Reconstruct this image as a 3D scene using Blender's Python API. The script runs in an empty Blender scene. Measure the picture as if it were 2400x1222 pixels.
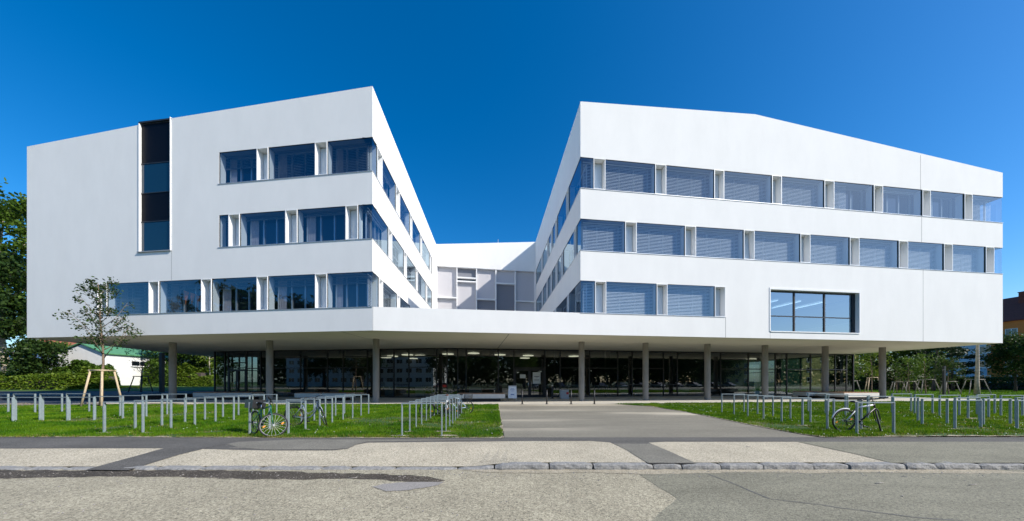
import bpy, math, random
import numpy as np
from mathutils import Vector, Matrix

R = math.radians
rnd = random.Random(7)
sc = bpy.context.scene
COL = sc.collection
# ---- photograph calibration: focal length in photo pixels, principal column, horizon row, eye height
F, CX, HY, CH = 750.0, 1200.0, 894.0, 1.6


def G(px, py, h=0.0):
    y = (CH - h) * F / (py - HY)
    return ((px - CX) * y / F, y)


def AT(px, y):
    return ((px - CX) * y / F, y)


def HT(py, y):
    return CH + (HY - py) * y / F


# ------------------------------------------------------------------ materials
def new_mat(name):
    m = bpy.data.materials.new(name)
    m.use_nodes = True
    nt = m.node_tree
    b = nt.nodes['Principled BSDF']
    return m, nt, b


def N(nt, t, **kw):
    n = nt.nodes.new(t)
    for k, v in kw.items():
        setattr(n, k, v)
    return n


def mat(name, col, rough=0.6, metal=0.0, var=0.0, scale=2.0, bump=0.0, bscale=30.0, spec=0.5, detail=6.0, col2=None,
        lo=0.35, hi=0.65, stretch=None, coat=0.0):
    m, nt, b = new_mat(name)
    b.inputs['Base Color'].default_value = (*col, 1)
    b.inputs['Roughness'].default_value = rough
    b.inputs['Metallic'].default_value = metal
    b.inputs['Specular IOR Level'].default_value = spec
    b.inputs['Coat Weight'].default_value = coat
    L = nt.links
    if var or col2 or bump:
        geo = N(nt, 'ShaderNodeNewGeometry')
        vec = geo.outputs['Position']
        if stretch:
            mp = N(nt, 'ShaderNodeMapping')
            mp.inputs['Scale'].default_value = stretch
            L.new(vec, mp.inputs['Vector'])
            vec = mp.outputs['Vector']
    if var or col2:
        no = N(nt, 'ShaderNodeTexNoise')
        no.inputs['Scale'].default_value = scale
        no.inputs['Detail'].default_value = detail
        no.inputs['Roughness'].default_value = 0.6
        L.new(vec, no.inputs['Vector'])
        cr = N(nt, 'ShaderNodeValToRGB')
        c2 = col2 if col2 else tuple(min(1, c * (1 + var)) for c in col)
        c1 = col if col2 else tuple(c * (1 - var) for c in col)
        cr.color_ramp.elements[0].color = (*c1, 1)
        cr.color_ramp.elements[1].color = (*c2, 1)
        cr.color_ramp.elements[0].position = lo
        cr.color_ramp.elements[1].position = hi
        L.new(no.outputs['Fac'], cr.inputs['Fac'])
        L.new(cr.outputs['Color'], b.inputs['Base Color'])
    if bump:
        nb = N(nt, 'ShaderNodeTexNoise')
        nb.inputs['Scale'].default_value = bscale
        nb.inputs['Detail'].default_value = 4
        L.new(vec, nb.inputs['Vector'])
        bp = N(nt, 'ShaderNodeBump')
        bp.inputs['Strength'].default_value = bump
        bp.inputs['Distance'].default_value = 0.02
        L.new(nb.outputs['Fac'], bp.inputs['Height'])
        L.new(bp.outputs['Normal'], b.inputs['Normal'])
    return m


def granular(name, cols, scale, big=0.25, bump=0.5, rough=0.9, bigscale=0.6, streak=None, sand=None, grain=0.34):
    """stone-chip surfacing: small cells of several stone colours, broad worn patches, bump"""
    m, nt, b = new_mat(name)
    L = nt.links
    geo = N(nt, 'ShaderNodeNewGeometry')
    vo = N(nt, 'ShaderNodeTexVoronoi')
    vo.inputs['Scale'].default_value = scale
    L.new(geo.outputs['Position'], vo.inputs['Vector'])
    sep = N(nt, 'ShaderNodeSeparateColor')
    L.new(vo.outputs['Color'], sep.inputs['Color'])
    cr = N(nt, 'ShaderNodeValToRGB')
    while len(cr.color_ramp.elements) < len(cols):
        cr.color_ramp.elements.new(0.5)
    for i, (p, c) in enumerate(cols):
        cr.color_ramp.elements[i].position = p
        cr.color_ramp.elements[i].color = (*c, 1)
    L.new(sep.outputs[0], cr.inputs['Fac'])
    no = N(nt, 'ShaderNodeTexNoise')
    no.inputs['Scale'].default_value = bigscale
    no.inputs['Detail'].default_value = 8
    no.inputs['Roughness'].default_value = 0.65
    mp = N(nt, 'ShaderNodeMapping')
    mp.inputs['Scale'].default_value = streak if streak else (1, 1, 1)
    L.new(geo.outputs['Position'], mp.inputs['Vector'])
    L.new(mp.outputs['Vector'], no.inputs['Vector'])
    mr = N(nt, 'ShaderNodeMapRange')
    mr.inputs['From Min'].default_value = 0.3
    mr.inputs['From Max'].default_value = 0.7
    mr.inputs['To Min'].default_value = 1 - big
    mr.inputs['To Max'].default_value = 1 + big
    L.new(no.outputs['Fac'], mr.inputs['Value'])
    mul = N(nt, 'ShaderNodeMix', data_type='RGBA', blend_type='MULTIPLY')
    mul.inputs['Factor'].default_value = 1
    L.new(cr.outputs['Color'], mul.inputs['A'])
    L.new(mr.outputs['Result'], mul.inputs['B'])
    out = mul.outputs['Result']
    n3 = N(nt, 'ShaderNodeTexNoise')
    n3.inputs['Scale'].default_value = scale * 0.33
    n3.inputs['Detail'].default_value = 6
    n3.inputs['Roughness'].default_value = 0.75
    L.new(geo.outputs['Position'], n3.inputs['Vector'])
    m3 = N(nt, 'ShaderNodeMapRange')
    m3.inputs['From Min'].default_value = 0.36
    m3.inputs['From Max'].default_value = 0.62
    m3.inputs['To Min'].default_value = 1 - grain
    m3.inputs['To Max'].default_value = 1 + grain * 0.55
    L.new(n3.outputs['Fac'], m3.inputs['Value'])
    mu3 = N(nt, 'ShaderNodeMix', data_type='RGBA', blend_type='MULTIPLY')
    mu3.inputs['Factor'].default_value = 1
    L.new(out, mu3.inputs['A'])
    L.new(m3.outputs['Result'], mu3.inputs['B'])
    out = mu3.outputs['Result']
    if sand:
        n2 = N(nt, 'ShaderNodeTexNoise')
        n2.inputs['Scale'].default_value = sand[1]
        n2.inputs['Detail'].default_value = 5
        mp2 = N(nt, 'ShaderNodeMapping')
        mp2.inputs['Scale'].default_value = sand[3]
        L.new(geo.outputs['Position'], mp2.inputs['Vector'])
        L.new(mp2.outputs['Vector'], n2.inputs['Vector'])
        r2 = N(nt, 'ShaderNodeMapRange')
        r2.inputs['From Min'].default_value = sand[2]
        r2.inputs['From Max'].default_value = sand[2] + 0.14
        L.new(n2.outputs['Fac'], r2.inputs['Value'])
        mx = N(nt, 'ShaderNodeMix', data_type='RGBA')
        L.new(r2.outputs['Result'], mx.inputs['Factor'])
        L.new(out, mx.inputs['A'])
        mx.inputs['B'].default_value = (*sand[0], 1)
        out = mx.outputs['Result']
    L.new(out, b.inputs['Base Color'])
    b.inputs['Roughness'].default_value = rough
    b.inputs['Specular IOR Level'].default_value = 0.25
    if bump:
        bp = N(nt, 'ShaderNodeBump')
        bp.inputs['Strength'].default_value = bump
        bp.inputs['Distance'].default_value = 0.012
        L.new(sep.outputs[1], bp.inputs['Height'])
        L.new(bp.outputs['Normal'], b.inputs['Normal'])
    return m


def glass_mat(name, tint, base, gain, refl=(0.66, 0.84, 0.97)):
    m = bpy.data.materials.new(name)
    m.use_nodes = True
    nt = m.node_tree
    nt.nodes.clear()
    L = nt.links
    out = N(nt, 'ShaderNodeOutputMaterial')
    tr = N(nt, 'ShaderNodeBsdfTransparent')
    tr.inputs['Color'].default_value = (*tint, 1)
    gl = N(nt, 'ShaderNodeBsdfGlossy')
    gl.inputs['Roughness'].default_value = 0.0
    gl.inputs['Color'].default_value = (*refl, 1)
    # Schlick reflectance from the angle of view, the same from either side of the pane
    gi = N(nt, 'ShaderNodeNewGeometry')
    dt = N(nt, 'ShaderNodeVectorMath', operation='DOT_PRODUCT')
    L.new(gi.outputs['Normal'], dt.inputs[0])
    L.new(gi.outputs['Incoming'], dt.inputs[1])
    ab = N(nt, 'ShaderNodeMath', operation='ABSOLUTE')
    L.new(dt.outputs['Value'], ab.inputs[0])
    om = N(nt, 'ShaderNodeMath', operation='SUBTRACT', use_clamp=True)
    om.inputs[0].default_value = 1.0
    L.new(ab.outputs[0], om.inputs[1])
    pw = N(nt, 'ShaderNodeMath', operation='POWER')
    pw.inputs[1].default_value = 5.0
    L.new(om.outputs[0], pw.inputs[0])
    fr = N(nt, 'ShaderNodeMath', operation='MULTIPLY_ADD')
    fr.inputs[1].default_value = 0.96
    fr.inputs[2].default_value = 0.04
    L.new(pw.outputs[0], fr.inputs[0])
    ma = N(nt, 'ShaderNodeMath', operation='MULTIPLY_ADD', use_clamp=True)
    ma.inputs[1].default_value = gain
    ma.inputs[2].default_value = base
    mx = N(nt, 'ShaderNodeMixShader')
    # slight waviness of real panes
    geo = N(nt, 'ShaderNodeNewGeometry')
    no = N(nt, 'ShaderNodeTexNoise')
    no.inputs['Scale'].default_value = 0.55
    no.inputs['Detail'].default_value = 1
    L.new(geo.outputs['Position'], no.inputs['Vector'])
    bp = N(nt, 'ShaderNodeBump')
    bp.inputs['Strength'].default_value = 0.08
    bp.inputs['Distance'].default_value = 0.02
    L.new(no.outputs['Fac'], bp.inputs['Height'])
    L.new(bp.outputs['Normal'], gl.inputs['Normal'])
    L.new(fr.outputs[0], ma.inputs[0])
    L.new(ma.outputs[0], mx.inputs['Fac'])
    L.new(tr.outputs[0], mx.inputs[1])
    L.new(gl.outputs[0], mx.inputs[2])
    L.new(mx.outputs[0], out.inputs[0])
    return m


def leaf_mat(name, c1, c2, trans=0.3, patch=None):
    m = bpy.data.materials.new(name)
    m.use_nodes = True
    nt = m.node_tree
    nt.nodes.clear()
    L = nt.links
    out = N(nt, 'ShaderNodeOutputMaterial')
    geo = N(nt, 'ShaderNodeNewGeometry')
    cr = N(nt, 'ShaderNodeValToRGB')
    cr.color_ramp.elements[0].color = (*c1, 1)
    cr.color_ramp.elements[1].color = (*c2, 1)
    L.new(geo.outputs['Random Per Island'], cr.inputs['Fac'])
    d = N(nt, 'ShaderNodeBsdfPrincipled')
    d.inputs['Roughness'].default_value = 0.5
    d.inputs['Specular IOR Level'].default_value = 0.18
    t = N(nt, 'ShaderNodeBsdfTranslucent')
    src = cr.outputs[0]
    if patch:
        no = N(nt, 'ShaderNodeTexNoise')
        no.inputs['Scale'].default_value = patch[1]
        no.inputs['Detail'].default_value = 5
        L.new(geo.outputs['Position'], no.inputs['Vector'])
        mr = N(nt, 'ShaderNodeMapRange')
        mr.inputs['From Min'].default_value = 0.42
        mr.inputs['From Max'].default_value = 0.66
        L.new(no.outputs['Fac'], mr.inputs['Value'])
        pm = N(nt, 'ShaderNodeMix', data_type='RGBA')
        L.new(mr.outputs['Result'], pm.inputs['Factor'])
        L.new(src, pm.inputs['A'])
        pm.inputs['B'].default_value = (*patch[0], 1)
        src = pm.outputs['Result']
    L.new(src, d.inputs['Base Color'])
    hs = N(nt, 'ShaderNodeHueSaturation')
    hs.inputs['Value'].default_value = 1.6
    hs.inputs['Hue'].default_value = 0.485
    L.new(src, hs.inputs['Color'])
    L.new(hs.outputs[0], t.inputs['Color'])
    mx = N(nt, 'ShaderNodeMixShader')
    mx.inputs[0].default_value = trans
    L.new(d.outputs[0], mx.inputs[1])
    L.new(t.outputs[0], mx.inputs[2])
    L.new(mx.outputs[0], out.inputs[0])
    return m


def emit_mat(name, col, s):
    m, nt, b = new_mat(name)
    b.inputs['Base Color'].default_value = (*col, 1)
    b.inputs['Emission Color'].default_value = (*col, 1)
    b.inputs['Emission Strength'].default_value = s
    return m


M = {}
M['plaster'] = mat('white_render', (0.805, 0.80, 0.775), 0.9, var=0.022, scale=0.8, bump=0.2, bscale=2.0, spec=0.2, stretch=(1, 1, 0.4))
M['soffit'] = mat('soffit_bounce_tint', (0.74, 0.70, 0.59), 0.9, var=0.03, scale=0.7, spec=0.2)  # warm bounce light from the ground put into the white render's colour
M['joint'] = mat('joint_dark', (0.12, 0.12, 0.12), 0.8)
M['lining'] = mat('bounce_cut_grey', (0.20, 0.21, 0.22), 0.5)
M['roof'] = mat('roof_felt', (0.3, 0.3, 0.3), 0.9)
M['alu'] = mat('brushed_aluminium', (0.62, 0.64, 0.66), 0.4, metal=0.6)
M['white_metal'] = mat('white_lacquered_metal', (0.80, 0.80, 0.79), 0.45)
M['grey_metal'] = mat('grey_lacquered_metal', (0.30, 0.31, 0.32), 0.45)
M['dark_metal'] = mat('anthracite_frame', (0.018, 0.019, 0.021), 0.45)
M['core'] = mat('dim_room_glass', (0.010, 0.016, 0.027), 0.06, spec=0.45)  # unlit rooms behind the panes are put into this dark colour
M['panel'] = mat('vent_flap', (0.55, 0.62, 0.68), 0.22, spec=0.6)  # sky reflection on the white flap put into a blue-grey colour
M['blackpanel'] = mat('black_glass_panel', (0.003, 0.003, 0.006), 0.4, spec=0.08)
M['nightglass'] = mat('blue_black_glass', (0.006, 0.028, 0.052), 0.03, spec=0.55)
M['slat'] = mat('blind_slat', (0.80, 0.78, 0.77), 0.4)
M['slat_shade'] = mat('shade_tone_slat', (0.16, 0.17, 0.18), 0.4)  # slat colour lowered to carry the shade on the left wing
M['curtain'] = mat('curtain_cloth', (0.42, 0.38, 0.40), 0.9, var=0.1, scale=6)
M['orange_cloth'] = mat('orange_cloth', (0.55, 0.17, 0.06), 0.9)
M['screen'] = mat('fabric_screen_light', (0.52, 0.51, 0.53), 0.8)
M['screen_dark'] = mat('fabric_screen_dark', (0.20, 0.21, 0.24), 0.8)
M['glass'] = glass_mat('window_glass', (0.70, 0.77, 0.82), 0.085, 1.3)
M['glass_low'] = glass_mat('tinted_glass', (0.40, 0.46, 0.46), 0.10, 1.25, (0.9, 0.96, 1.0))
M['concrete'] = mat('column_concrete', (0.26, 0.245, 0.22), 0.85, var=0.12, scale=3, bump=0.15, bscale=25, stretch=(1, 1, 0.3))
M['bench_concrete'] = mat('bench_concrete', (0.60, 0.58, 0.53), 0.8, var=0.05, scale=3)
M['wood'] = mat('bench_wood', (0.36, 0.19, 0.10), 0.7, var=0.25, scale=8, stretch=(1, 6, 6))
M['stake'] = mat('debarked_stake', (0.52, 0.41, 0.27), 0.85, var=0.2, scale=9, stretch=(4, 4, 0.6))
M['stake_grey'] = mat('weathered_stake', (0.30, 0.27, 0.23), 0.9, var=0.2, scale=9)
M['bark'] = mat('bark', (0.20, 0.145, 0.10), 0.9, var=0.35, scale=9, bump=0.4, bscale=18, stretch=(1, 1, 3))
M['bark_dark'] = mat('bark_dark', (0.07, 0.055, 0.045), 0.95, var=0.3, scale=7, bump=0.4, bscale=14)
M['bark_pale'] = mat('bark_pale', (0.36, 0.31, 0.23), 0.9, var=0.3, scale=5, bump=0.3, bscale=10)
M['galv'] = mat('galvanised_steel', (0.275, 0.335, 0.355), 0.5, metal=0.3, var=0.10, scale=14)
M['black'] = mat('black_paint', (0.012, 0.012, 0.013), 0.4)
M['dark_rim'] = mat('dark_rim', (0.05, 0.05, 0.052), 0.4)
M['rubber'] = mat('tyre_rubber', (0.018, 0.018, 0.019), 0.75)
M['chrome'] = mat('polished_metal', (0.75, 0.75, 0.76), 0.22, metal=1.0)
M['orange'] = mat('orange_reflector', (0.85, 0.30, 0.03), 0.25, spec=0.8)
M['red'] = mat('red_lacquer', (0.50, 0.03, 0.03), 0.3)
M['brown'] = mat('brown_leather', (0.25, 0.09, 0.05), 0.6)
M['white'] = mat('white_lacquer', (0.78, 0.79, 0.80), 0.3)
M['bluewhite'] = mat('pale_blue_lacquer', (0.40, 0.50, 0.62), 0.3)
M['silverblue'] = mat('silver_blue_lacquer', (0.22, 0.27, 0.33), 0.3)
M['green'] = mat('dark_green_lacquer', (0.01, 0.10, 0.07), 0.3)
M['paper'] = mat('paper', (0.72, 0.75, 0.72), 0.8)
M['ink'] = mat('dark_ink', (0.02, 0.03, 0.05), 0.8)
M['blueink'] = mat('blue_ink', (0.02, 0.09, 0.30), 0.7)
M['boxgrey'] = mat('grey_bin_shell', (0.42, 0.44, 0.46), 0.6)
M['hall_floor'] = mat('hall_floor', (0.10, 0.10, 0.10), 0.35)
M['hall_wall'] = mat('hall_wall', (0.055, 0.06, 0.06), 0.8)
M['hall_panel'] = mat('hall_panel_pale', (0.40, 0.45, 0.44), 0.7)
M['lamp'] = emit_mat('lit_lamp', (1.0, 0.90, 0.66), 1.0)
M['tube'] = emit_mat('lit_tube', (0.9, 1.0, 1.0), 1.6)
# ground
M['road'] = granular('road_stone_chips', [(0.0, (0.12, 0.108, 0.078)), (0.18, (0.31, 0.278, 0.196)), (0.6, (0.39, 0.353, 0.258)), (1.0, (0.52, 0.472, 0.34))], 72, big=0.16, bump=0.55, bigscale=0.7)
M['chips'] = granular('pavement_stone_chips', [(0.0, (0.155, 0.135, 0.10)), (0.14, (0.385, 0.34, 0.25)), (0.5, (0.50, 0.445, 0.335)), (1.0, (0.62, 0.56, 0.42))], 76, big=0.14, bump=0.5, bigscale=0.9)
M['grey_asphalt'] = granular('grey_asphalt', [(0.0, (0.11, 0.108, 0.088)), (0.3, (0.215, 0.205, 0.15)), (1.0, (0.30, 0.285, 0.21))], 95, big=0.2, bump=0.25, bigscale=0.8, streak=(0.5, 1.6, 1))
M['dark_asphalt'] = granular('dark_asphalt', [(0.0, (0.075, 0.072, 0.066)), (0.5, (0.118, 0.113, 0.102)), (1.0, (0.165, 0.158, 0.142))], 110, big=0.22, bump=0.2, bigscale=0.9, streak=(0.5, 1.4, 1))
M['patch_asphalt'] = granular('worn_patch_asphalt', [(0.0, (0.135, 0.128, 0.108)), (0.5, (0.20, 0.19, 0.158)), (1.0, (0.26, 0.247, 0.20))], 110, big=0.15, bump=0.2, bigscale=1.2)
M['forecourt'] = granular('forecourt_asphalt', [(0.0, (0.15, 0.138, 0.108)), (0.5, (0.222, 0.206, 0.162)), (1.0, (0.29, 0.27, 0.215))], 100, big=0.2, bump=0.18, bigscale=0.5, streak=(0.35, 1.5, 1),
                          sand=((0.45, 0.405, 0.315), 0.4, 0.53, (0.2, 0.9, 1)))
M['deck'] = mat('deck_concrete', (0.50, 0.47, 0.40), 0.85, var=0.06, scale=1.2)
M['path'] = mat('path_paving', (0.46, 0.42, 0.36), 0.9, var=0.08, scale=1.5)
M['soil'] = mat('bare_soil', (0.20, 0.165, 0.125), 0.95, var=0.3, scale=5, bump=0.8, bscale=12)
M['wetdirt'] = granular('damp_gutter_dirt', [(0.0, (0.045, 0.038, 0.03)), (0.7, (0.085, 0.073, 0.055)), (0.93, (0.12, 0.10, 0.08)), (1.0, (0.38, 0.34, 0.28))], 70, big=0.25, bump=0.5, bigscale=1.6)
M['cpatch'] = granular('cement_patch', [(0.0, (0.26, 0.245, 0.225)), (1.0, (0.34, 0.32, 0.29))], 120, big=0.1, bump=0.1)
M['kerb'] = mat('granite_kerb', (0.17, 0.17, 0.165), 0.85, col2=(0.36, 0.355, 0.33), scale=22, bump=0.9, bscale=45, lo=0.3, hi=0.7)
M['terrain'] = mat('meadow_ground', (0.06, 0.085, 0.02), 0.95, var=0.3, scale=0.4)
M['yard'] = mat('yard_asphalt', (0.035, 0.04, 0.05), 0.8, var=0.15, scale=1)
M['lawn'] = mat('lawn_soil', (0.025, 0.075, 0.005), 0.95, col2=(0.16, 0.14, 0.05), scale=0.8, lo=0.52, hi=0.72, bump=0.5, bscale=30)
M['farlawn'] = mat('far_lawn', (0.045, 0.105, 0.012), 0.95, var=0.35, scale=2.5, bump=0.6, bscale=14)
M['grass'] = leaf_mat('grass_blades', (0.014, 0.068, 0.002), (0.080, 0.200, 0.004), 0.3, ((0.125, 0.225, 0.006), 0.8))
M['drygrass'] = leaf_mat('dry_grass_blades', (0.13, 0.15, 0.02), (0.27, 0.25, 0.07), 0.3)
M['clover'] = mat('clover_flower', (0.75, 0.76, 0.72), 0.8)
M['leaf_a'] = leaf_mat('leaves_mid', (0.030, 0.074, 0.008), (0.105, 0.175, 0.020))
M['leaf_b'] = leaf_mat('leaves_dark', (0.013, 0.036, 0.009), (0.050, 0.090, 0.016))
M['leaf_c'] = leaf_mat('leaves_yellowgreen', (0.050, 0.105, 0.007), (0.155, 0.215, 0.020))
M['leaf_d'] = leaf_mat('needles', (0.010, 0.026, 0.010), (0.028, 0.052, 0.020), 0.15)
M['tile'] = mat('red_roof_tile', (0.13, 0.035, 0.022), 0.85, var=0.2, scale=4)
M['tile_o'] = mat('orange_roof_tile', (0.42, 0.14, 0.07), 0.85, var=0.2, scale=4)
M['orange_wall'] = mat('orange_render', (0.62, 0.19, 0.04), 0.9, var=0.05)
M['blue_wall'] = mat('bluegrey_render', (0.42, 0.50, 0.58), 0.9, var=0.05)
M['yellow_wall'] = mat('yellow_render', (0.62, 0.52, 0.18), 0.9, var=0.05)
M['white_wall'] = mat('white_wall_paint', (0.74, 0.74, 0.72), 0.9, var=0.04)
M['grey_wall'] = mat('grey_wall_paint', (0.52, 0.55, 0.58), 0.9, var=0.04)
M['green_roof'] = mat('green_sheet_roof', (0.10, 0.27, 0.13), 0.5, var=0.1, scale=2)
M['yellow'] = mat('yellow_plastic', (0.80, 0.62, 0.03), 0.5)
M['navy'] = mat('navy_car_paint', (0.02, 0.03, 0.06), 0.2, coat=1)
M['silver'] = mat('silver_car_paint', (0.45, 0.46, 0.47), 0.25, metal=0.5, coat=1)
M['redcar'] = mat('red_car_paint', (0.35, 0.02, 0.02), 0.2, coat=1)
M['blackcar'] = mat('black_car_paint', (0.012, 0.012, 0.014), 0.2, coat=1)
M['carglass'] = mat('car_window', (0.01, 0.012, 0.015), 0.05, spec=0.8)


# ------------------------------------------------------------------ mesh helpers
class MB:
    def __init__(s):
        s.v = []
        s.f = []
        s.smooth = set()

    def add(s, vs, fs, smooth=False):
        o = len(s.v)
        s.v += [tuple(p) for p in vs]
        for f in fs:
            if smooth:
                s.smooth.add(len(s.f))
            s.f.append([o + i for i in f])
        return s

    def quad(s, a, b, c, d):
        return s.add([a, b, c, d], [(0, 1, 2, 3)])

    def hexa(s, p):  # 4 bottom ccw, 4 top ccw
        return s.add(p, [(3, 2, 1, 0), (4, 5, 6, 7), (0, 1, 5, 4), (1, 2, 6, 5), (2, 3, 7, 6), (3, 0, 4, 7)])

    def box(s, x0, x1, y0, y1, z0, z1):
        return s.hexa([(x0, y0, z0), (x1, y0, z0), (x1, y1, z0), (x0, y1, z0), (x0, y0, z1), (x1, y0, z1), (x1, y1, z1), (x0, y1, z1)])

    def fbox(s, fa, s0, s1, o0, o1, z0, z1):
        P = fa.P
        return s.hexa([P(s0, o1, z0), P(s1, o1, z0), P(s1, o0, z0), P(s0, o0, z0), P(s0, o1, z1), P(s1, o1, z1), P(s1, o0, z1), P(s0, o0, z1)])

    def prism(s, poly, z0, z1, caps=(1, 1), mid=None):
        n = len(poly)
        b = z0 if isinstance(z0, (list, tuple)) else [z0] * n
        t = z1 if isinstance(z1, (list, tuple)) else [z1] * n
        vs = [(p[0], p[1], b[i]) for i, p in enumerate(poly)] + [(p[0], p[1], t[i]) for i, p in enumerate(poly)]
        fs = [(i, (i + 1) % n, n + (i + 1) % n, n + i) for i in range(n)]
        if caps[0]:
            fs.append(tuple(range(n - 1, -1, -1)))
        if caps[1]:
            fs.append(tuple(range(n, 2 * n)))
        return s.add(vs, fs)

    def tube(s, pts, rad, n=8, cap=True, smooth=True):
        pts = [Vector(p) for p in pts]
        if not isinstance(rad, (list, tuple)):
            rad = [rad] * len(pts)
        vs, fs = [], []
        up = None
        for i, p in enumerate(pts):
            a = pts[max(i - 1, 0)]
            b = pts[min(i + 1, len(pts) - 1)]
            t = (b - a)
            if t.length < 1e-9:
                t = Vector((0, 0, 1))
            t.normalize()
            if up is None:
                up = Vector((0, 0, 1)) if abs(t.z) < 0.9 else Vector((1, 0, 0))
            u = up - t * up.dot(t)
            if u.length < 1e-6:
                u = t.orthogonal()
            u.normalize()
            w = t.cross(u)
            up = u
            for k in range(n):
                an = 2 * math.pi * k / n
                vs.append(p + (u * math.cos(an) + w * math.sin(an)) * rad[i])
        for i in range(len(pts) - 1):
            for k in range(n):
                k2 = (k + 1) % n
                fs.append((i * n + k, i * n + k2, (i + 1) * n + k2, (i + 1) * n + k))
        s.add(vs, fs, smooth)
        if cap:
            o = len(s.v) - len(vs)
            s.f.append([o + k for k in range(n - 1, -1, -1)])
            s.f.append([o + (len(pts) - 1) * n + k for k in range(n)])
        return s

    def torus(s, c, axis, R0, r, n=36, m=8, a0=0, a1=2 * math.pi):
        c = Vector(c)
        axis = Vector(axis).normalized()
        u = axis.orthogonal().normalized()
        w = axis.cross(u)
        full = abs(a1 - a0 - 2 * math.pi) < 1e-6
        vs, fs = [], []
        cnt = n if full else n + 1
        for i in range(cnt):
            a = a0 + (a1 - a0) * i / n
            d = u * math.cos(a) + w * math.sin(a)
            for k in range(m):
                b = 2 * math.pi * k / m
                vs.append(c + d * (R0 + r * math.cos(b)) + axis * (r * math.sin(b)))
        for i in range(n):
            i2 = (i + 1) % cnt
            for k in range(m):
                k2 = (k + 1) % m
                fs.append((i * m + k, i2 * m + k, i2 * m + k2, i * m + k2))
        return s.add(vs, fs, True)

    def build(s, name, m, parent=None):
        me = bpy.data.meshes.new(name)
        me.from_pydata(s.v, [], s.f)
        if s.smooth:
            fl = np.zeros(len(me.polygons), dtype=bool)
            for i in s.smooth:
                fl[i] = True
            me.polygons.foreach_set('use_smooth', fl)
        me.materials.append(M[m] if isinstance(m, str) else m)
        me.update()
        o = bpy.data.objects.new(name, me)
        COL.objects.link(o)
        put(o, parent)
        return o


LOC = {}


def put(o, parent):
    """parent a mesh built in world coordinates (Empties carry a location only) or in its parent's local frame"""
    if parent is not None:
        o.parent = parent
        l = LOC.get(parent.name)
        if l is not None:
            o.matrix_parent_inverse = Matrix.Translation(-Vector(l))
            # parts of parts: a mesh parent has identity basis, its world equals world coordinates


def leafobj(name, verts, faces_n, m, parent=None):
    """verts: (n*faces_n,3) array of separate small faces"""
    k = len(verts) // faces_n
    me = bpy.data.meshes.new(name)
    me.vertices.add(len(verts))
    me.vertices.foreach_set('co', np.ascontiguousarray(verts, dtype=np.float32).ravel())
    me.loops.add(len(verts))
    me.loops.foreach_set('vertex_index', np.arange(len(verts), dtype=np.int32))
    me.polygons.add(k)
    me.polygons.foreach_set('loop_start', np.arange(k, dtype=np.int32) * faces_n)
    me.update(calc_edges=True)
    me.materials.append(M[m] if isinstance(m, str) else m)
    o = bpy.data.objects.new(name, me)
    COL.objects.link(o)
    put(o, parent)
    return o


def tag(o, label=None, cat=None, group=None, kind=None):
    if label:
        o['label'] = label
    if cat:
        o['category'] = cat
    if group:
        o['group'] = group
    if kind:
        o['kind'] = kind
    return o


def empty(name, loc=(0, 0, 0), rz=0.0, world=True):
    """world=True: parts are given in world coordinates; False: in the thing's own frame"""
    e = bpy.data.objects.new(name, None)
    e.empty_display_size = 0.3
    e.location = loc
    e.rotation_euler = (0, 0, rz)
    COL.objects.link(e)
    if world:
        LOC[e.name] = loc
    return e


KIDS = {}


def copy_tree(o, parent=None):
    c = o.copy()
    COL.objects.link(c)
    if parent is not None:
        c.parent = parent
    for ch in list(o.children):
        copy_tree(ch, c)
    return c


def struct(o):
    o['kind'] = 'structure'
    return o


# ------------------------------------------------------------------ facades
class Fac:
    def __init__(s, p, q):
        s.p = Vector(p)
        s.q = Vector(q)
        s.L = (s.q - s.p).length
        s.d = (s.q - s.p) / s.L
        s.n = Vector((s.d.y, -s.d.x))

    def s(self, px):
        k = (px - CX) / F
        return (k * self.p.y - self.p.x) / (self.d.x - k * self.d.y)

    def xy(self, s, o=0.0):
        v = self.p + self.d * s + self.n * o
        return (v.x, v.y)

    def P(self, s, o, z):
        v = self.p + self.d * s + self.n * o
        return (v.x, v.y, z)


def isect(p, d, q, e):
    den = d.x * e.y - d.y * e.x
    t = ((q.x - p.x) * e.y - (q.y - p.y) * e.x) / den
    return p + d * t


def inset(poly, offs):
    n = len(poly)
    lines = []
    for i in range(n):
        a = Vector(poly[i])
        b = Vector(poly[(i + 1) % n])
        d = (b - a).normalized()
        nin = Vector((-d.y, d.x))
        lines.append((a + nin * offs[i], d))
    out = []
    for i in range(n):
        p, d = lines[i - 1]
        q, e = lines[i]
        out.append(tuple(isect(p, d, q, e)))
    return out


BLD = empty('school_building', (2.0, 40.0, 0.0))
tag(BLD, 'large white school building of two wings over a glazed ground floor on columns', 'school building')

DIR = Vector((-0.06, 1.0)).normalized()
L0 = (-35.7, 23.55)
C1 = (-8.79, 20.16)
CR = (41.1, 26.8)
FR0 = Fac(C1, CR)
RC = FR0.xy(FR0.s(1360.5))
KK = FR0.xy(FR0.s(1770))
IL = (-10.14, 42.7)
IR = (3.3, 45.0)
IL2 = tuple(Vector(IL) + DIR * 1.3)
IR2 = tuple(Vector(IR) + DIR * 1.3)
BL = (-39.2, 41.0)
BR = (41.1 - 0.06 * 36, 62.8)
FL = Fac(L0, C1)
FR = Fac(RC, CR)
FI = Fac(C1, IL2)      # court side of the one wing
FJ = Fac(IR2, RC)      # court side of the other wing
FS = Fac(CR, BR)
FB = Fac(IL, IR)
FLS = Fac(BL, L0)

ROW = [(14.87, 17.0), (10.60, 12.77), (6.30, 8.52)]
sN0, sN1 = FL.s(326), FL.s(401)
ND = 0.42
notch = [FL.xy(sN0), FL.xy(sN0, -ND), FL.xy(sN1, -ND), FL.xy(sN1)]
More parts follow.
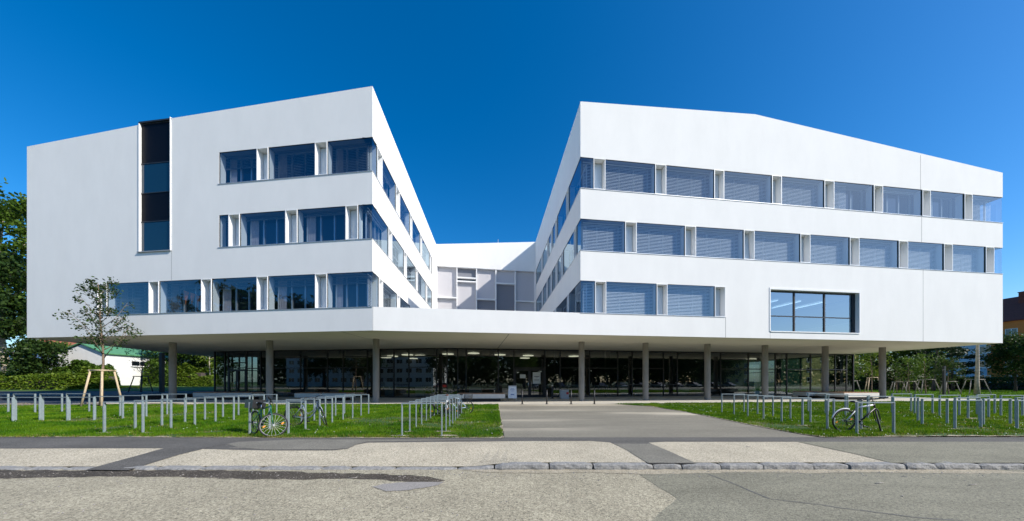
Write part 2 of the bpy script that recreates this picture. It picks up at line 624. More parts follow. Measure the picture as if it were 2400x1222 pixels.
# big window in the right facade
BWz0, BWz1 = 5.34, 8.52
sB0, sB1 = FR0.s(1805), FR0.s(2014)
BD = 8.2
bnotch = [FR0.xy(sB0), FR0.xy(sB0, -BD), FR0.xy(sB1, -BD), FR0.xy(sB1)]

# lower slab with the parapet of the court terrace
MB().prism([L0, C1, CR, BR, BL], 4.8, BWz0).build('wall', 'plaster', BLD)
MB().prism([L0, C1] + bnotch + [CR, BR, BL], BWz0, 6.30).build('wall', 'plaster', BLD)
so = inset([L0, C1, CR, BR, BL], [0.03] * 5)
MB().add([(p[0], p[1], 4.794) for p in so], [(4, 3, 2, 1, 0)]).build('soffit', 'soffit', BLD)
MB().prism([L0, C1, IL2, IR2, RC, CR, BR, BL], 8.52, 10.60).build('wall', 'plaster', BLD)
MB().prism([L0] + notch + [C1, IL2, IR2, RC, CR, BR, BL], 12.77, 14.87).build('wall', 'plaster', BLD)
topz = [18.87] + [19.49, 19.49, 19.68, 19.68] + [20.2, 19.9, 21.2, 20.8, 21.4, 19.06, 18.6, 18.4]
MB().prism([L0] + notch + [C1, IL, IR, RC, KK, CR, BR, BL], 17.0, topz).build('wall', 'plaster', BLD)


def piece(fa, a, b, z0, z1, th=0.45):
    return MB().prism([fa.xy(a), fa.xy(b), fa.xy(b, -th), fa.xy(a, -th)], z0, z1, caps=(0, 0))


def add_piece(fa, a, b, z0, z1, th=0.45):
    piece(fa, a, b, z0, z1, th).build('wall', 'plaster', BLD)


sL513, sL227 = FL.s(513.5), FL.s(228)
for i in (0, 1):
    add_piece(FL, 0, sN0, *ROW[i])
    add_piece(FL, sN1, sL513, *ROW[i])
add_piece(FL, 0, sL227, *ROW[2])
for z0, z1 in ROW:
    add_piece(FLS, 0, FLS.L, z0, z1)
    add_piece(FI, FI.s(1012.5), FI.L, z0, z1)
    add_piece(FJ, 0, FJ.s(1256.5), z0, z1)
for i in (0, 1):
    add_piece(FS, 3.2, FS.L, *ROW[i])
add_piece(FS, 0, FS.L, *ROW[2])
s1700 = FR.s(1700)
offR = FR0.s(1360.5)
add_piece(FR, s1700, sB0 - offR, *ROW[2])
add_piece(FR, sB1 - offR, FR.L, *ROW[2])
FSB = Fac(BR, BL)
for z0, z1 in ROW:
    add_piece(FSB, 0, FSB.L, z0, z1)
# opaque inner glazing, the dimness of the rooms put into its dark colour
core_poly = [L0, C1, IL2, IR2, RC, CR, BR, BL]
cin = inset(core_poly, [0.67, 0.67, 0.67, 0.67, 0.67, 1.1, 0.6, 0.6])
for i, (z0, z1) in enumerate(ROW):
    if i < 2:
        MB().prism(cin, z0, z1, caps=(0, 0)).build('room_glazing', 'core', BLD)
# third storey core leaves the room of the big window open
bi0, bi1 = sB0 - 1.5, sB1 + 1.5
fin = Fac(cin[4], cin[5])
c3 = cin[:5] + [FR0.xy(bi0, -0.67), FR0.xy(bi0, -9.0), FR0.xy(bi1, -9.0), FR0.xy(bi1, -0.67)] + cin[5:]
MB().prism(c3, 6.30, 8.52, caps=(0, 0)).build('room_glazing', 'core', BLD)

# expansion joints
jm = MB()
for px in (2157.5, 2160, 2163.5):
    z0, z1 = {2157.5: (17.0, 19.75), 2160: (12.77, 14.87), 2163.5: (4.8, 10.6)}[px]
    s_ = FR0.s(px)
    jm.fbox(FR0, s_ - 0.012, s_ + 0.012, -0.02, 0.003, z0, z1)
s_ = FR0.s(1700.5)
jm.fbox(FR0, s_ - 0.012, s_ + 0.012, -0.02, 0.003, 4.8, 6.28)
jm.fbox(FR0, 0.02, 0.035, -0.02, 0.003, 4.8, 6.28)
s_ = FL.s(402)
jm.fbox(FL, s_ - 0.008, s_ + 0.008, -0.02, 0.003, 8.54, 10.58)
s_ = FR0.s(1805)
jm.fbox(FR0, s_ - 0.006, s_ + 0.006, -0.02, 0.003, 4.8, 5.3)
jm.build('expansion_joint', 'joint', BLD)
# soffit joints
sj = MB()
for (a, b) in (((1193, 783), (1166, 817)), ((800, 777.5), (860, 794))):
    ya, yb = (4.8 - CH) * F / (HY - a[1]), (4.8 - CH) * F / (HY - b[1])
    p, q = Vector(AT(a[0], ya)), Vector(AT(b[0], yb))
    w = Vector((q.y - p.y, p.x - q.x)).normalized() * 0.02
    sj.quad((*(p - w), 4.789), (*(p + w), 4.789), (*(q + w), 4.789), (*(q - w), 4.789))
sj.build('soffit_joint', 'joint', BLD)


def slats(fa, s0, s1, z0, z1, o=-0.42, pitch=0.104, w=0.052, seed=0):
    mb = MB()
    r = random.Random(seed)
    n = int((z1 - z0) / pitch)
    for k in range(n):
        z = z1 - 0.05 - k * pitch
        a = w * (0.55 + 0.05 * r.random())
        j = r.uniform(-0.004, 0.004)
        mb.quad(fa.P(s0, o + a, z - w * 0.72 + j), fa.P(s1, o + a, z - w * 0.72), fa.P(s1, o - a, z + w * 0.72), fa.P(s0, o - a, z + w * 0.72 + j))
    mb.fbox(fa, s0, s1, o - 0.03, o + 0.03, z1 - 0.03, z1 + 0.0)
    zb = z1 - 0.05 - n * pitch
    mb.fbox(fa, s0, s1, o - 0.03, o + 0.03, zb, zb + 0.03)
    return mb


def window(fa, s0, s1, z0, z1, blind=None, panes=3, curtain=False, corner=(False, False), seed=0, casm='alu'):
    """blind: list of (x fraction from, to, drop fraction)"""
    t = 0.022
    mb = MB()
    mb.fbox(fa, s0, s1, -0.07, -0.012, z1 - t, z1 - 0.002)
    mb.fbox(fa, s0, s1, -0.07, -0.012, z0 + 0.002, z0 + t)
    if not corner[0]:
        mb.fbox(fa, s0 + 0.002, s0 + t, -0.07, -0.012, z0 + t, z1 - t)
    if not corner[1]:
        mb.fbox(fa, s1 - t, s1 - 0.002, -0.07, -0.012, z0 + t, z1 - t)
    w = mb.build('window', 'dark_metal', BLD)
    g = MB().quad(fa.P(s0 + (0.03 if corner[0] else t), -0.035, z0 + t), fa.P(s1 - (0.03 if corner[1] else t), -0.035, z0 + t), fa.P(s1 - (0.03 if corner[1] else t), -0.035, z1 - t), fa.P(s0 + (0.03 if corner[0] else t), -0.035, z1 - t))
    g.build('pane', 'glass', w)
    a, b = s0 + (0.62 if corner[0] else 0.22), s1 - (0.7 if corner[1] else 0.22)
    if b - a > 0.5:
        c = MB()
        k = max(1, min(panes, int((b - a) / 0.55)))
        fw = 0.045
        for i in range(k + 1):
            x = a + (b - a) * i / k
            c.fbox(fa, x - fw, x + fw, -0.66, -0.59, z0 + 0.1, z1 - 0.16)
        c.fbox(fa, a - fw, b + fw, -0.66, -0.595, z0 + 0.012, z0 + 0.1)
        c.fbox(fa, a - fw, b + fw, -0.66, -0.595, z1 - 0.16, z1 - 0.05)
        c.build('casement', casm, w)
        if curtain:
            q = MB()
            x0, x1 = a + 0.06, a + 0.06 + (b - a) * 0.2
            m_ = 9
            vs = []
            for i in range(m_ + 1):
                x = x0 + (x1 - x0) * i / m_
                o = -0.585 + 0.022 * (i % 2)
                vs += [fa.P(x, o, z0 + 0.1), fa.P(x, o, z1 - 0.16)]
            q.add(vs, [(2 * i, 2 * i + 2, 2 * i + 3, 2 * i + 1) for i in range(m_)])
            q.build('curtain', 'curtain', w)
    sa, sb = s0 + (0.32 if corner[0] else 0.04), s1 - (0.45 if corner[1] else 0.04)
    if blind:
        for j, (f0, f1, dr) in enumerate(blind):
            x0, x1 = sa + (sb - sa) * f0, sa + (sb - sa) * f1
            slats(fa, x0, x1, z1 - 0.04 - (z1 - z0 - 0.06) * dr, z1 - 0.04, seed=seed * 7 + j).build('blind', 'slat_shade' if fa is FL else 'slat', w)
    return w


def vent(fa, s0, s1, z0, z1, proud=0.03, tilt=False):
    fr = MB()
    t = 0.045
    P_ = fa.fbox if False else None
    o0, o1 = -0.5, proud
    fr.fbox(fa, s0, s0 + t, o0, o1, z0 + 0.009, z1 - 0.009)
    fr.fbox(fa, s1 - t, s1, o0, o1, z0 + 0.009, z1 - 0.009)
    fr.fbox(fa, s0 + t, s1 - t, o0, o1 - 0.001, z0 + 0.009, z0 + t)
    fr.fbox(fa, s0 + t, s1 - t, o0, o1 - 0.001, z1 - t, z1 - 0.009)
    v = fr.build('vent_box', 'white_metal', BLD)
    p = MB()
    if tilt:
        p.quad(fa.P(s0 + t + 0.02, -0.30, z0 + t), fa.P(s1 - t - 0.02, -0.30, z0 + t), fa.P(s1 - t - 0.02, -0.44, z1 - t - 0.03), fa.P(s0 + t + 0.02, -0.44, z1 - t - 0.03))
    else:
        p.fbox(fa, s0 + t + 0.03, s1 - t - 0.03, -0.46, -0.42, z0 + t + 0.01, z1 - t - 0.05)
    p.build('vent_flap', 'panel', v)
    bk = MB()
    bk.fbox(fa, s0 + t, s1 - t, -0.499, -0.465, z0 + t, z1 - t)
    bk.build('vent_back', 'grey_metal', v)
    return v


def sill(fa, s0, s1, z):
    MB().fbox(fa, s0, s1, -0.05, 0.035, z - 0.022, z + 0.003).build('window_sill', 'alu', BLD)
    h = {14.87: 17.0, 10.6: 12.77, 6.3: 8.52}[z]
    MB().fbox(fa, s0 + 0.075, s1 - 0.075, -0.66, -0.075, z + 0.004, z + 0.008).fbox(fa, s0 + 0.075, s1 - 0.075, -0.66, -0.075, h - 0.008, h - 0.003).build('added_grey_lining', 'lining', BLD)  # grey sheets added to cut bounce light inside the window cavity


def run(fa, z0, z1, px0, px1, vents, blinds, proud=0.03, cl=False, cr=False, curtain=False, seed=0, tilts=()):
    """a strip of windows between px0 and px1; vents: list of (px,px)"""
    s0 = 0.0 if (cl and px0 is None) else fa.s(px0)
    s1 = fa.L if (cr and px1 is None) else fa.s(px1)
    edges = []
    cur = s0
    for j, (a, b) in enumerate(vents):
        va, vb = fa.s(a), fa.s(b)
        edges.append((cur, va))
        vent(fa, va, vb, z0, z1, proud, tilt=j in tilts)
        cur = vb
    edges.append((cur, s1))
    k = 0
    last = len(edges) - 1
    for i, (a, b) in enumerate(edges):
        if b - a < 0.12:
            continue
        window(fa, a, b, z0, z1, blinds(k) if callable(blinds) else (blinds[k] if k < len(blinds) else None), curtain=curtain and b - a > 1.2,
               corner=(cl and i == 0, cr and i == last), seed=seed + k, casm='grey_metal' if fa is FR else 'alu')
        k += 1


FULL = [(0, 1, 1.0)]
# right wing, street side
run(FR, *ROW[0], None, None, [(1391, 1418.7), (1535.4, 1561), (1673.6, 1696.8), (1809, 1831.7), (1931.7, 1954.6), (2047.4, 2068.6), (2161.4, 2180.4), (2260, 2278.5)],
    [FULL, [(0, 1, 1.0)], FULL, FULL, FULL, [(0, 0.45, 1.0)], [(0.0, 1, 0.06)], [(0, 0.25, 1.0)], FULL], cl=True, cr=True, seed=10)
run(FR, *ROW[1], None, None, [(1465, 1491.8), (1605, 1630.8), (1742.9, 1767.6), (1875.5, 1898.5), (1991.3, 2013.4), (2106, 2127.4), (2212, 2232), (2309.9, 2329.3)],
    [FULL] * 8 + [None], cl=True, cr=True, seed=30, tilts=(2,))
run(FR, *ROW[2], None, 1675, [(1394.5, 1420.6), (1538.8, 1564)], [FULL] * 3, cl=True, seed=50)
vent(FR, FR.s(1675), FR.s(1700), *ROW[2])
sill(FR, 0, FR.L, 14.87)
sill(FR, 0, FR.L, 10.60)
sill(FR, 0, FR.s(1700), 6.30)
# glass on the narrow end of the right wing
for i in (0, 1):
    window(FS, 0, 3.2, *ROW[i], corner=(True, False), seed=i)
# left wing, street side
run(FL, *ROW[0], 513.5, None, [(602, 628.8), (738.4, 767)], [[(0, 0.93, 0.45)], FULL, FULL], cr=True, curtain=True, seed=60)
run(FL, *ROW[1], 513.5, None, [(536, 562), (669, 697), (810, 839)], [[(0, 1, 0.12)]] * 4, cr=True, curtain=True, seed=70)
run(FL, *ROW[2], 251, None, [(349, 372.7), (472, 496), (602, 628), (738.7, 766.5)],
    [FULL, [(0.0, 0.36, 1.0), (0.37, 1, 0.22)], [(0, 1, 0.25)], [(0, 1, 0.25)], [(0, 1, 0.27)]], cr=True, curtain=True, seed=80)
vent(FL, FL.s(228), FL.s(251), *ROW[2])
sill(FL, FL.s(511), FL.L, 14.87)
sill(FL, FL.s(511), FL.L, 10.60)
sill(FL, FL.s(228), FL.L, 6.30)
# orange paper flags behind the glass of the left wing
fm = MB()
for (a, b, zt, zb) in ((415, 428, 7.95, 6.9), (430, 443, 7.8, 6.9), (444, 454, 7.6, 6.45)):
    fm.add([FL.P(FL.s(a), -0.4, zt), FL.P(FL.s(b), -0.4, zt - 0.15), FL.P(FL.s(a + 4), -0.4, zb)], [(0, 2, 1)])
    fm.add([FL.P(FL.s(a), -0.405, zt), FL.P(FL.s(b), -0.405, zt - 0.15), FL.P(FL.s(a + 4), -0.405, zb)], [(0, 1, 2)])
fm.build('window_decoration', 'orange_cloth', BLD)
# court sides
rb = random.Random(5)


def court_blind(k):
    return [None, [(0, 1, 0.15)], FULL, [(0, 1, 0.1)], None, [(0, 1, 0.3)]][k % 6]


run(FI, *ROW[0], None, 1012, [(884.5, 896), (928, 937), (961, 966), (985, 989), (1007, 1010.2)], court_blind, cl=True, seed=100)
run(FI, *ROW[1], None, 1012, [(910.4, 918.7), (946.8, 953), (974.5, 979), (997.5, 1001)], lambda k: [[(0, 1, 0.12)], [(0, 1, 0.5)], [(0, 1, .3)], None, None][k % 5], cl=True, seed=110)
run(FI, *ROW[2], None, 1012, [(888, 897), (930.6, 937), (961, 966), (985, 989)], lambda k: [FULL, FULL, None, None, None][k % 5], cl=True, seed=120)
run(FJ, *ROW[0], 1257, None, [(1268.6, 1272), (1282.6, 1286), (1291, 1295), (1301, 1306), (1327.6, 1333)], lambda k: None, cr=True, seed=130)
run(FJ, *ROW[1], 1257, None, [(1270, 1273), (1281, 1284), (1290.7, 1294), (1302, 1307), (1315, 1320), (1345.7, 1351)], lambda k: None, cr=True, seed=140)
run(FJ, *ROW[2], 1257, None, [(1282.6, 1286), (1300, 1304), (1329.5, 1334)], lambda k: None, cr=True, seed=150)
for i in range(3):
    sill(FI, 0, FI.s(1012.5), ROW[i][0])
    sill(FJ, FJ.s(1256.5), FJ.L, ROW[i][0])

# end wall of the court: a grid of screens
cols = [1023.8, 1071, 1117, 1162.5, 1208, 1254.5]
zb = lambda cy, fac=FB: HT(540 + cy / 4.7, 43.6)
cells = [
    [(405, 748, 'screen'), (756, 900, 'screen')],
    [(405, 526, 'screen_dark'), (532, 556, 'nightglass'), (572, 900, 'screen')],
    [(405, 748, 'screen'), (758, 900, 'screen_dark')],
    [(405, 562, 'screen'), (572, 900, 'screen_dark')],
    [(405, 750, 'screen'), (762, 900, 'screen')],
]
FB2 = Fac(tuple(Vector(IL) + DIR * 0.02), tuple(Vector(IR) + DIR * 0.02))
for i, cl_ in enumerate(cells):
    a, b = FB2.s(cols[i]), FB2.s(cols[i + 1])
    fr = MB()
    fr.fbox(FB2, a - 0.07, a + 0.07, -0.5, -0.02, 6.3, 16.99)
    if i == 4:
        fr.fbox(FB2, b - 0.07, b + 0.07, -0.5, -0.02, 6.3, 16.99)
    for (c0, c1, mm) in cl_[1:]:
        z = zb(c0 - 4)
        fr.fbox(FB2, a + 0.07, b - 0.07, -0.5, -0.03, z - 0.09, z + 0.09)
    w = fr.build('court_window', 'white_metal', BLD)
    for (c0, c1, mm) in cl_:
        z1_, z0_ = min(16.98, zb(c0)), max(6.31, zb(c1))
        sc_ = MB()
        sc_.fbox(FB2, a + 0.072, b - 0.072, -0.47, -0.44, z0_, z1_)
        sc_.build('screen', mm, w)
MB().prism([FB2.xy(-0.2, -0.52), FB2.xy(FB2.L + 0.2, -0.52), FB2.xy(FB2.L + 0.2, -0.9), FB2.xy(-0.2, -0.9)], 6.3, 16.995, caps=(0, 0)).build('wall', 'hall_wall', BLD)
# aerial on the roof
MB().tube([(-2.0, 46, 20.4), (-2.0, 46, 22.0)], 0.035, 6).build('antenna', 'alu', BLD)

# stair window of the left wing
zT0, zT1 = FL.s(331), FL.s(398.5)
m0 = MB()
m0.fbox(FL, sN0, sN0 + 0.06, -ND, 0.05, 10.6, 19.56)
m0.fbox(FL, sN1 - 0.05, sN1, -ND, 0.05, 10.6, 19.75)
sw = m0.build('stair_window', 'white_metal', BLD)
zs = [10.62, 12.72, 14.72, 16.78, 19.55]
for i in range(4):
    d = MB()
    d.fbox(FL, sN0 + 0.062, sN1 - 0.052, -0.3, -0.09, zs[i] + 0.04, zs[i + 1] - 0.02)
    if i % 2 == 0:
        d.build('pane', 'nightglass', sw)
    else:
        d.build('black_panel', 'blackpanel', sw)
    MB().fbox(FL, sN0 + 0.062, sN1 - 0.052, -0.3, -0.06, zs[i + 1] - 0.02, zs[i + 1] + 0.035).build('rail', 'dark_metal', sw)
MB().fbox(FL, sN0 - 0.08, sN1 + 0.02, -ND, 0.09, 10.56, 10.618).build('sill', 'grey_metal', sw)
MB().fbox(FL, sN0 - 0.02, sN1 + 0.02, -ND, 0.02, 19.6, 19.7).build('cap', 'dark_metal', sw)

# big window of the right wing
fb = MB()
e = 0.07
fb.fbox(FR0, sB0 - e, sB0 + 0.02, -0.38, 0.03, BWz0 - 0.02, BWz1 + 0.09)
fb.fbox(FR0, sB1 - 0.02, sB1 + e, -0.38, 0.03, BWz0 - 0.02, BWz1 + 0.09)
fb.fbox(FR0, sB0 + 0.02, sB1 - 0.02, -0.38, 0.029, BWz1 - 0.05, BWz1 + 0.09)
fb.fbox(FR0, sB0 + 0.02, sB1 - 0.02, -0.38, 0.05, BWz0 - 0.06, BWz0 + 0.02)
bw = fb.build('panorama_window', 'white_metal', BLD)
g = MB()
sa, sb = sB0 + 0.02, sB1 - 0.02
for px in (1868.5, 1940):
    x = FR0.s(px) + 0.06
    g.fbox(FR0, x - 0.06, x + 0.06, -0.36, -0.26, BWz0 + 0.02, BWz1 - 0.05)
zt = 6.55
g.fbox(FR0, sa, sb, -0.35, -0.27, zt - 0.035, zt + 0.035)
g.fbox(FR0, sa, sa + 0.05, -0.36, -0.26, BWz0 + 0.02, BWz1 - 0.05)
g.fbox(FR0, sb - 0.25, sb, -0.36, -0.26, BWz0 + 0.02, BWz1 - 0.05)
g.fbox(FR0, sa + 0.05, sb - 0.25, -0.36, -0.26, BWz1 - 0.16, BWz1 - 0.05)
g.build('glazing_bars', 'dark_metal', bw)
MB().quad(FR0.P(sa, -0.31, BWz0 + 0.02), FR0.P(sb, -0.31, BWz0 + 0.02), FR0.P(sb, -0.31, BWz1 - 0.05), FR0.P(sa, -0.31, BWz1 - 0.05)).build('pane', glass_mat('panorama_glass', (0.24, 0.32, 0.38), 0.27, 1.3), bw)
MB().add([(*FR0.xy(sB0+.03,-.6),BWz0+.01),(*FR0.xy(sB1-.03,-.6),BWz0+.01),(*FR0.xy(sB1-.03,-8.1),BWz0+.01),(*FR0.xy(sB0+.03,-8.1),BWz0+.01)],[(0,1,2,3)]).build('room_floor','hall_floor',BLD)
li = MB()
for px in (1845, 1905, 1965):
    x = FR0.s(px) + 2.0
    li.fbox(FR0, x - 0.05, x + 0.05, -5.2, -2.6, 8.38, 8.44)
li.build('ceiling_lamp', 'tube', BLD)

# ------------------------------------------------------------------ ground floor
GV = (-6.2, 30.55)
GL_ = (-31.5, 34.0)
GR = (40.0, 37.5)
G1 = Fac(GL_, GV)
G2 = Fac(GV, GR)
HZ = 4.78
hall = [GL_, GV, GR, (38.2, 56.0), (-33.0, 41.6)]
hin = inset(hall, [0.15] * 5)
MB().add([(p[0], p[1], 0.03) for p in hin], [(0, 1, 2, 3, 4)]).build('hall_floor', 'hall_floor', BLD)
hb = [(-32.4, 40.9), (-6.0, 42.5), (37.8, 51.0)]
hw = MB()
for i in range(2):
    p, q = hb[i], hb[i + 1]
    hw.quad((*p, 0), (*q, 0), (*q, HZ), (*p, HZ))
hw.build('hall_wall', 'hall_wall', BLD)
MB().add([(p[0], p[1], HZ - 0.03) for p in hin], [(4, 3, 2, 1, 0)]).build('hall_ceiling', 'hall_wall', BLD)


def bay(fa, a, b, bars, door=False, mull=0.05):
    fr = MB()
    fr.fbox(fa, a - mull, a + mull, -0.09, 0.04, 0.0, HZ)
    fr.fbox(fa, a + mull, b - mull, -0.08, 0.03, 0.0, 0.10)
    fr.fbox(fa, a + mull, b - mull, -0.08, 0.03, HZ - 0.10, HZ)
    for z in bars:
        fr.fbox(fa, a + mull, b - mull, -0.08, 0.03, z - 0.045, z + 0.045)
    w = fr.build('entrance_door' if door else 'glazed_bay', 'dark_metal', BLD)
    MB().quad(fa.P(a + mull, -0.02, 0.1), fa.P(b - mull, -0.02, 0.1), fa.P(b - mull, -0.02, HZ - 0.1), fa.P(a + mull, -0.02, HZ - 0.1)).build('pane', 'glass_low', w)
    if door:
        d = MB()
        m_ = (a + b) / 2
        for x in (a + 0.13, m_ - 0.075, m_ + 0.075, b - 0.13):
            d.fbox(fa, x - 0.07, x + 0.07, -0.07, 0.05, 0.1, 2.66)
        d.fbox(fa, a + 0.2, m_ - 0.145, -0.07, 0.05, 0.1, 0.26)
        d.fbox(fa, m_ + 0.145, b - 0.2, -0.07, 0.05, 0.1, 0.26)
        d.fbox(fa, a + 0.06, b - 0.06, -0.07, 0.05, 2.66, 2.86)
        d.build('door_leaf', 'black', w)
        h = MB()
        for sx in (-0.16, 0.16):
            h.tube([fa.P(m_ + sx, 0.05, 0.95), fa.P(m_ + sx, 0.11, 1.0), fa.P(m_ + sx, 0.11, 1.55), fa.P(m_ + sx, 0.05, 1.6)], 0.018, 8)
        h.build('handle', 'chrome', w)
    return w


bars_std = [2.95]
gA = [503, 527, 535, 578, 611, 641, 704, 767.5, 804, 861, 890, 923, 958, 1023]
gB = [1073, 1092.5, 1168, 1204.5, 1277.5, 1313, 1381.7, 1448, 1481.7, 1555, 1587.5, 1651.7, 1689, 1754, 1817.5, 1844, 1900, 1957.5, 1984, 2001]
bspec = {535: [3.0, 3.55, 4.15], 641: [2.95, 4.0], 704: [2.95, 4.0], 767.5: [2.95], 804: [2.95, 4.05], 890: [2.95, 4.0], 923: [1.25], 958: [2.95, 4.05], 1092.5: [4.05],
         1204.5: [2.95], 1313: [2.95, 4.0], 1381.7: [2.95], 1448: [1.25], 1481.7: [1.25, 2.95, 4.0], 1555: [1.25], 1689: [2.95, 4.0], 1754: [2.95, 4.0], 1844: [2.95],
         1900: [2.95], 1957.5: [2.95], 527: [], 611: [], 578: [2.95]}
e1 = [G1.s(p) for p in gA] + [G1.L]
for i in range(len(gA)):
    bay(G1, e1[i], e1[i + 1], bspec.get(gA[i], []), door=gA[i] == 535, mull=0.05 if i else 0.06)
e2 = [0.0] + [G2.s(p) for p in gB]
gBk = [1050] + gB
for i in range(len(e2) - 1):
    bay(G2, e2[i], e2[i + 1], bspec.get(gBk[i], []), door=gBk[i] == 1204.5)
lastm = MB()
lastm.fbox(G2, G2.L - 0.06, G2.L + 0.06, -0.1, 0.05, 0, HZ)
lastm.build('corner_post', 'dark_metal', BLD)
# broad dark piers behind the glass
pier = MB()
for fa, px in ((G1, 620), (G1, 797), (G2, 1307), (G2, 1426), (G2, 1668), (G2, 1830), (G2, 1976)):
    s_ = fa.s(px)
    pier.fbox(fa, s_ - 0.22, s_ + 0.22, -0.5, -0.15, 0.0, HZ - 0.04)
pier.build('pier', 'black', BLD)
for (p, q) in ((Vector(GR), Vector(hall[3])), (Vector(hall[4]), Vector(GL_))):
    f_ = Fac(tuple(p), tuple(q))
    n_ = 6
    for i in range(n_):
        bay(f_, 0.08 + (f_.L - 0.2) * i / n_, 0.08 + (f_.L - 0.2) * (i + 1) / n_, [2.95])
# lamps in the hall
for (px, py, y) in ((920, 826, 38), (955, 829, 36), (985, 832, 37), (1050, 826, 35), (1110, 826, 34), (1140, 840, 44), (1172, 827, 36), (1015, 842, 44), (968, 836, 42), (1230, 835, 41), (1238, 827, 37), (905, 834, 40), (1345, 829, 38), (1760, 833, 43)):
    x, y = AT(px, y)
    z = min(HT(py, y), HZ - 0.25)
    l = MB()
    n = 20
    rr = 0.62
    vs = [(x + rr * math.cos(2 * math.pi * k / n), y + rr * math.sin(2 * math.pi * k / n), z) for k in range(n)]
    vs2 = [(a, b, z + 0.08) for a, b, c in vs]
    l.add(vs + vs2, [tuple(range(n - 1, -1, -1)), tuple(range(n, 2 * n))] + [(k, (k + 1) % n, n + (k + 1) % n, n + k) for k in range(n)])
    l.tube([(x, y, z + 0.08), (x, y, HZ - 0.03)], 0.012, 5)
    l.build('hall_lamp', 'lamp', BLD)
# columns
for k, (px, y) in enumerate(((405, 26.4), (632, 25.1), (881.5, 24.2), (1363, 25.95), (1513, 26.75), (1658, 27.5), (1793, 28.3), (1934, 29.3), (2068, 30.2))):
    x, y = AT(px, y)
    MB().tube([(x, y, -0.02), (x, y, 2.4), (x, y, 4.8)], 0.235, 32, cap=False).build('column', 'concrete', BLD)
x, y = AT(379.5, 36)
MB().box(x - 0.16, x + 0.16, y - 0.16, y + 0.16, 0, 4.8).build('steel_post', 'black', BLD)

# ------------------------------------------------------------------ the ground
MB().quad((-700, -500, -0.24), (700, -500, -0.24), (700, 900, -0.24), (-700, 900, -0.24)).build('ground', 'terrain')
struct(bpy.data.objects['ground'])


def sheet(name, pts, z, m):
    o = MB().add([(p[0], p[1], z) for p in pts], [tuple(range(len(pts)))]).build(name, m)
    # keep faces upward
    if o.data.polygons[0].normal.z < 0:
        o.data.flip_normals()
    return struct(o)


RZ = -0.11
KY = 6.18  # kerb face


def rg(px, py):
    return G(px, py, RZ)


sheet('road', [(-120, -9.5), (120, -9.5), (120, KY + 0.05), (-120, KY + 0.05)], RZ, 'road')
jag = random.Random(3)


def wob(pts, amp=0.03, step=0.25, closed=True):
    out = []
    n = len(pts)
    for i in range(n if closed else n - 1):
        a, b = Vector(pts[i]), Vector(pts[(i + 1) % n])
        k = max(1, int((b - a).length / step))
        for j in range(k):
            p = a.lerp(b, j / k)
            out.append((p.x + jag.uniform(-amp, amp) * (j > 0), p.y + jag.uniform(-amp, amp) * (j > 0)))
    if not closed:
        out.append(tuple(pts[-1]))
    return out


right_poly = wob([rg(1497, 1112), rg(1587, 1169)], 0.012, 0.2, False) + wob([rg(1587, 1169), rg(1515, 1230), (0.6, 0.5)], 0.012, 0.2, False) + [(2.0, -9), (60, -9), (60, KY - 0.02), (3, KY - 0.02)]
sheet('road_patch', right_poly, RZ + 0.004, 'grey_asphalt')
cr_pts = [rg(1660, 1113), rg(1720, 1135), rg(1802, 1170), rg(1900, 1182), rg(2050, 1202), rg(2143, 1214), rg(2300, 1226)]
cr_pts = wob(cr_pts, 0.012, 0.12, False)
cm = MB()
for a, b in zip(cr_pts[:-1], cr_pts[1:]):
    d = (Vector(b) - Vector(a)).normalized()
    w = Vector((-d.y, d.x)) * jag.uniform(0.005, 0.012)
    cm.quad((a[0] - w.x, a[1] - w.y, RZ + 0.008), (b[0] - w.x, b[1] - w.y, RZ + 0.008), (b[0] + w.x, b[1] + w.y, RZ + 0.008), (a[0] + w.x, a[1] + w.y, RZ + 0.008))
struct(cm.build('road_crack', 'joint'))
gut = [(-60, KY), (-60, 5.35)] + [rg(0, 1122), rg(120, 1120), rg(240, 1117), rg(400, 1118), rg(560, 1123), rg(700, 1125), rg(820, 1122), rg(960, 1130), rg(1020, 1133), rg(1045, 1126), rg(1000, 1117), rg(880, 1111), rg(760, 1109), rg(600, 1104)] + [rg(500, 1103)]
sheet('gutter_dirt', wob(gut[1:] + [(-60, KY)], 0.035, 0.15), RZ + 0.004, 'wetdirt')
M['sand'] = granular('gutter_sand', [(0.0, (0.22, 0.19, 0.13)), (0.3, (0.36, 0.315, 0.225)), (1.0, (0.46, 0.41, 0.31))], 80, big=0.2, bump=0.3, bigscale=1.5)
sand = [rg(1085, 1103), rg(1150, 1108), rg(1260, 1110), rg(1380, 1108), rg(1500, 1112), rg(1620, 1111), rg(1760, 1108), rg(1900, 1110), rg(2060, 1108), rg(2250, 1111), rg(2420, 1110), (9.2, KY), (-0.6, KY)]
sheet('gutter_sand', wob(sand, 0.03, 0.12), RZ + 0.007, 'sand')
sheet('cement_patch', wob([rg(872, 1142), rg(900, 1135), rg(960, 1131), rg(1010, 1131), rg(1042, 1131), rg(1025, 1139), rg(960, 1150), rg(905, 1153)], 0.015, 0.1), RZ + 0.008, 'cpatch')


def kz(x):
    if x < -0.9:
        return -0.078
    if x > 0.1:
        return 0.0
    t = (x + 0.9) / 1.0
    t = t * t * (3 - 2 * t)
    return -0.078 * (1 - t)


SY0, SYC, SY1 = KY + 0.15, 7.7, 9.02


def swz(x, y):
    if y >= SYC:
        return 0.0
    return kz(x) * (SYC - y) / (SYC - SY0)


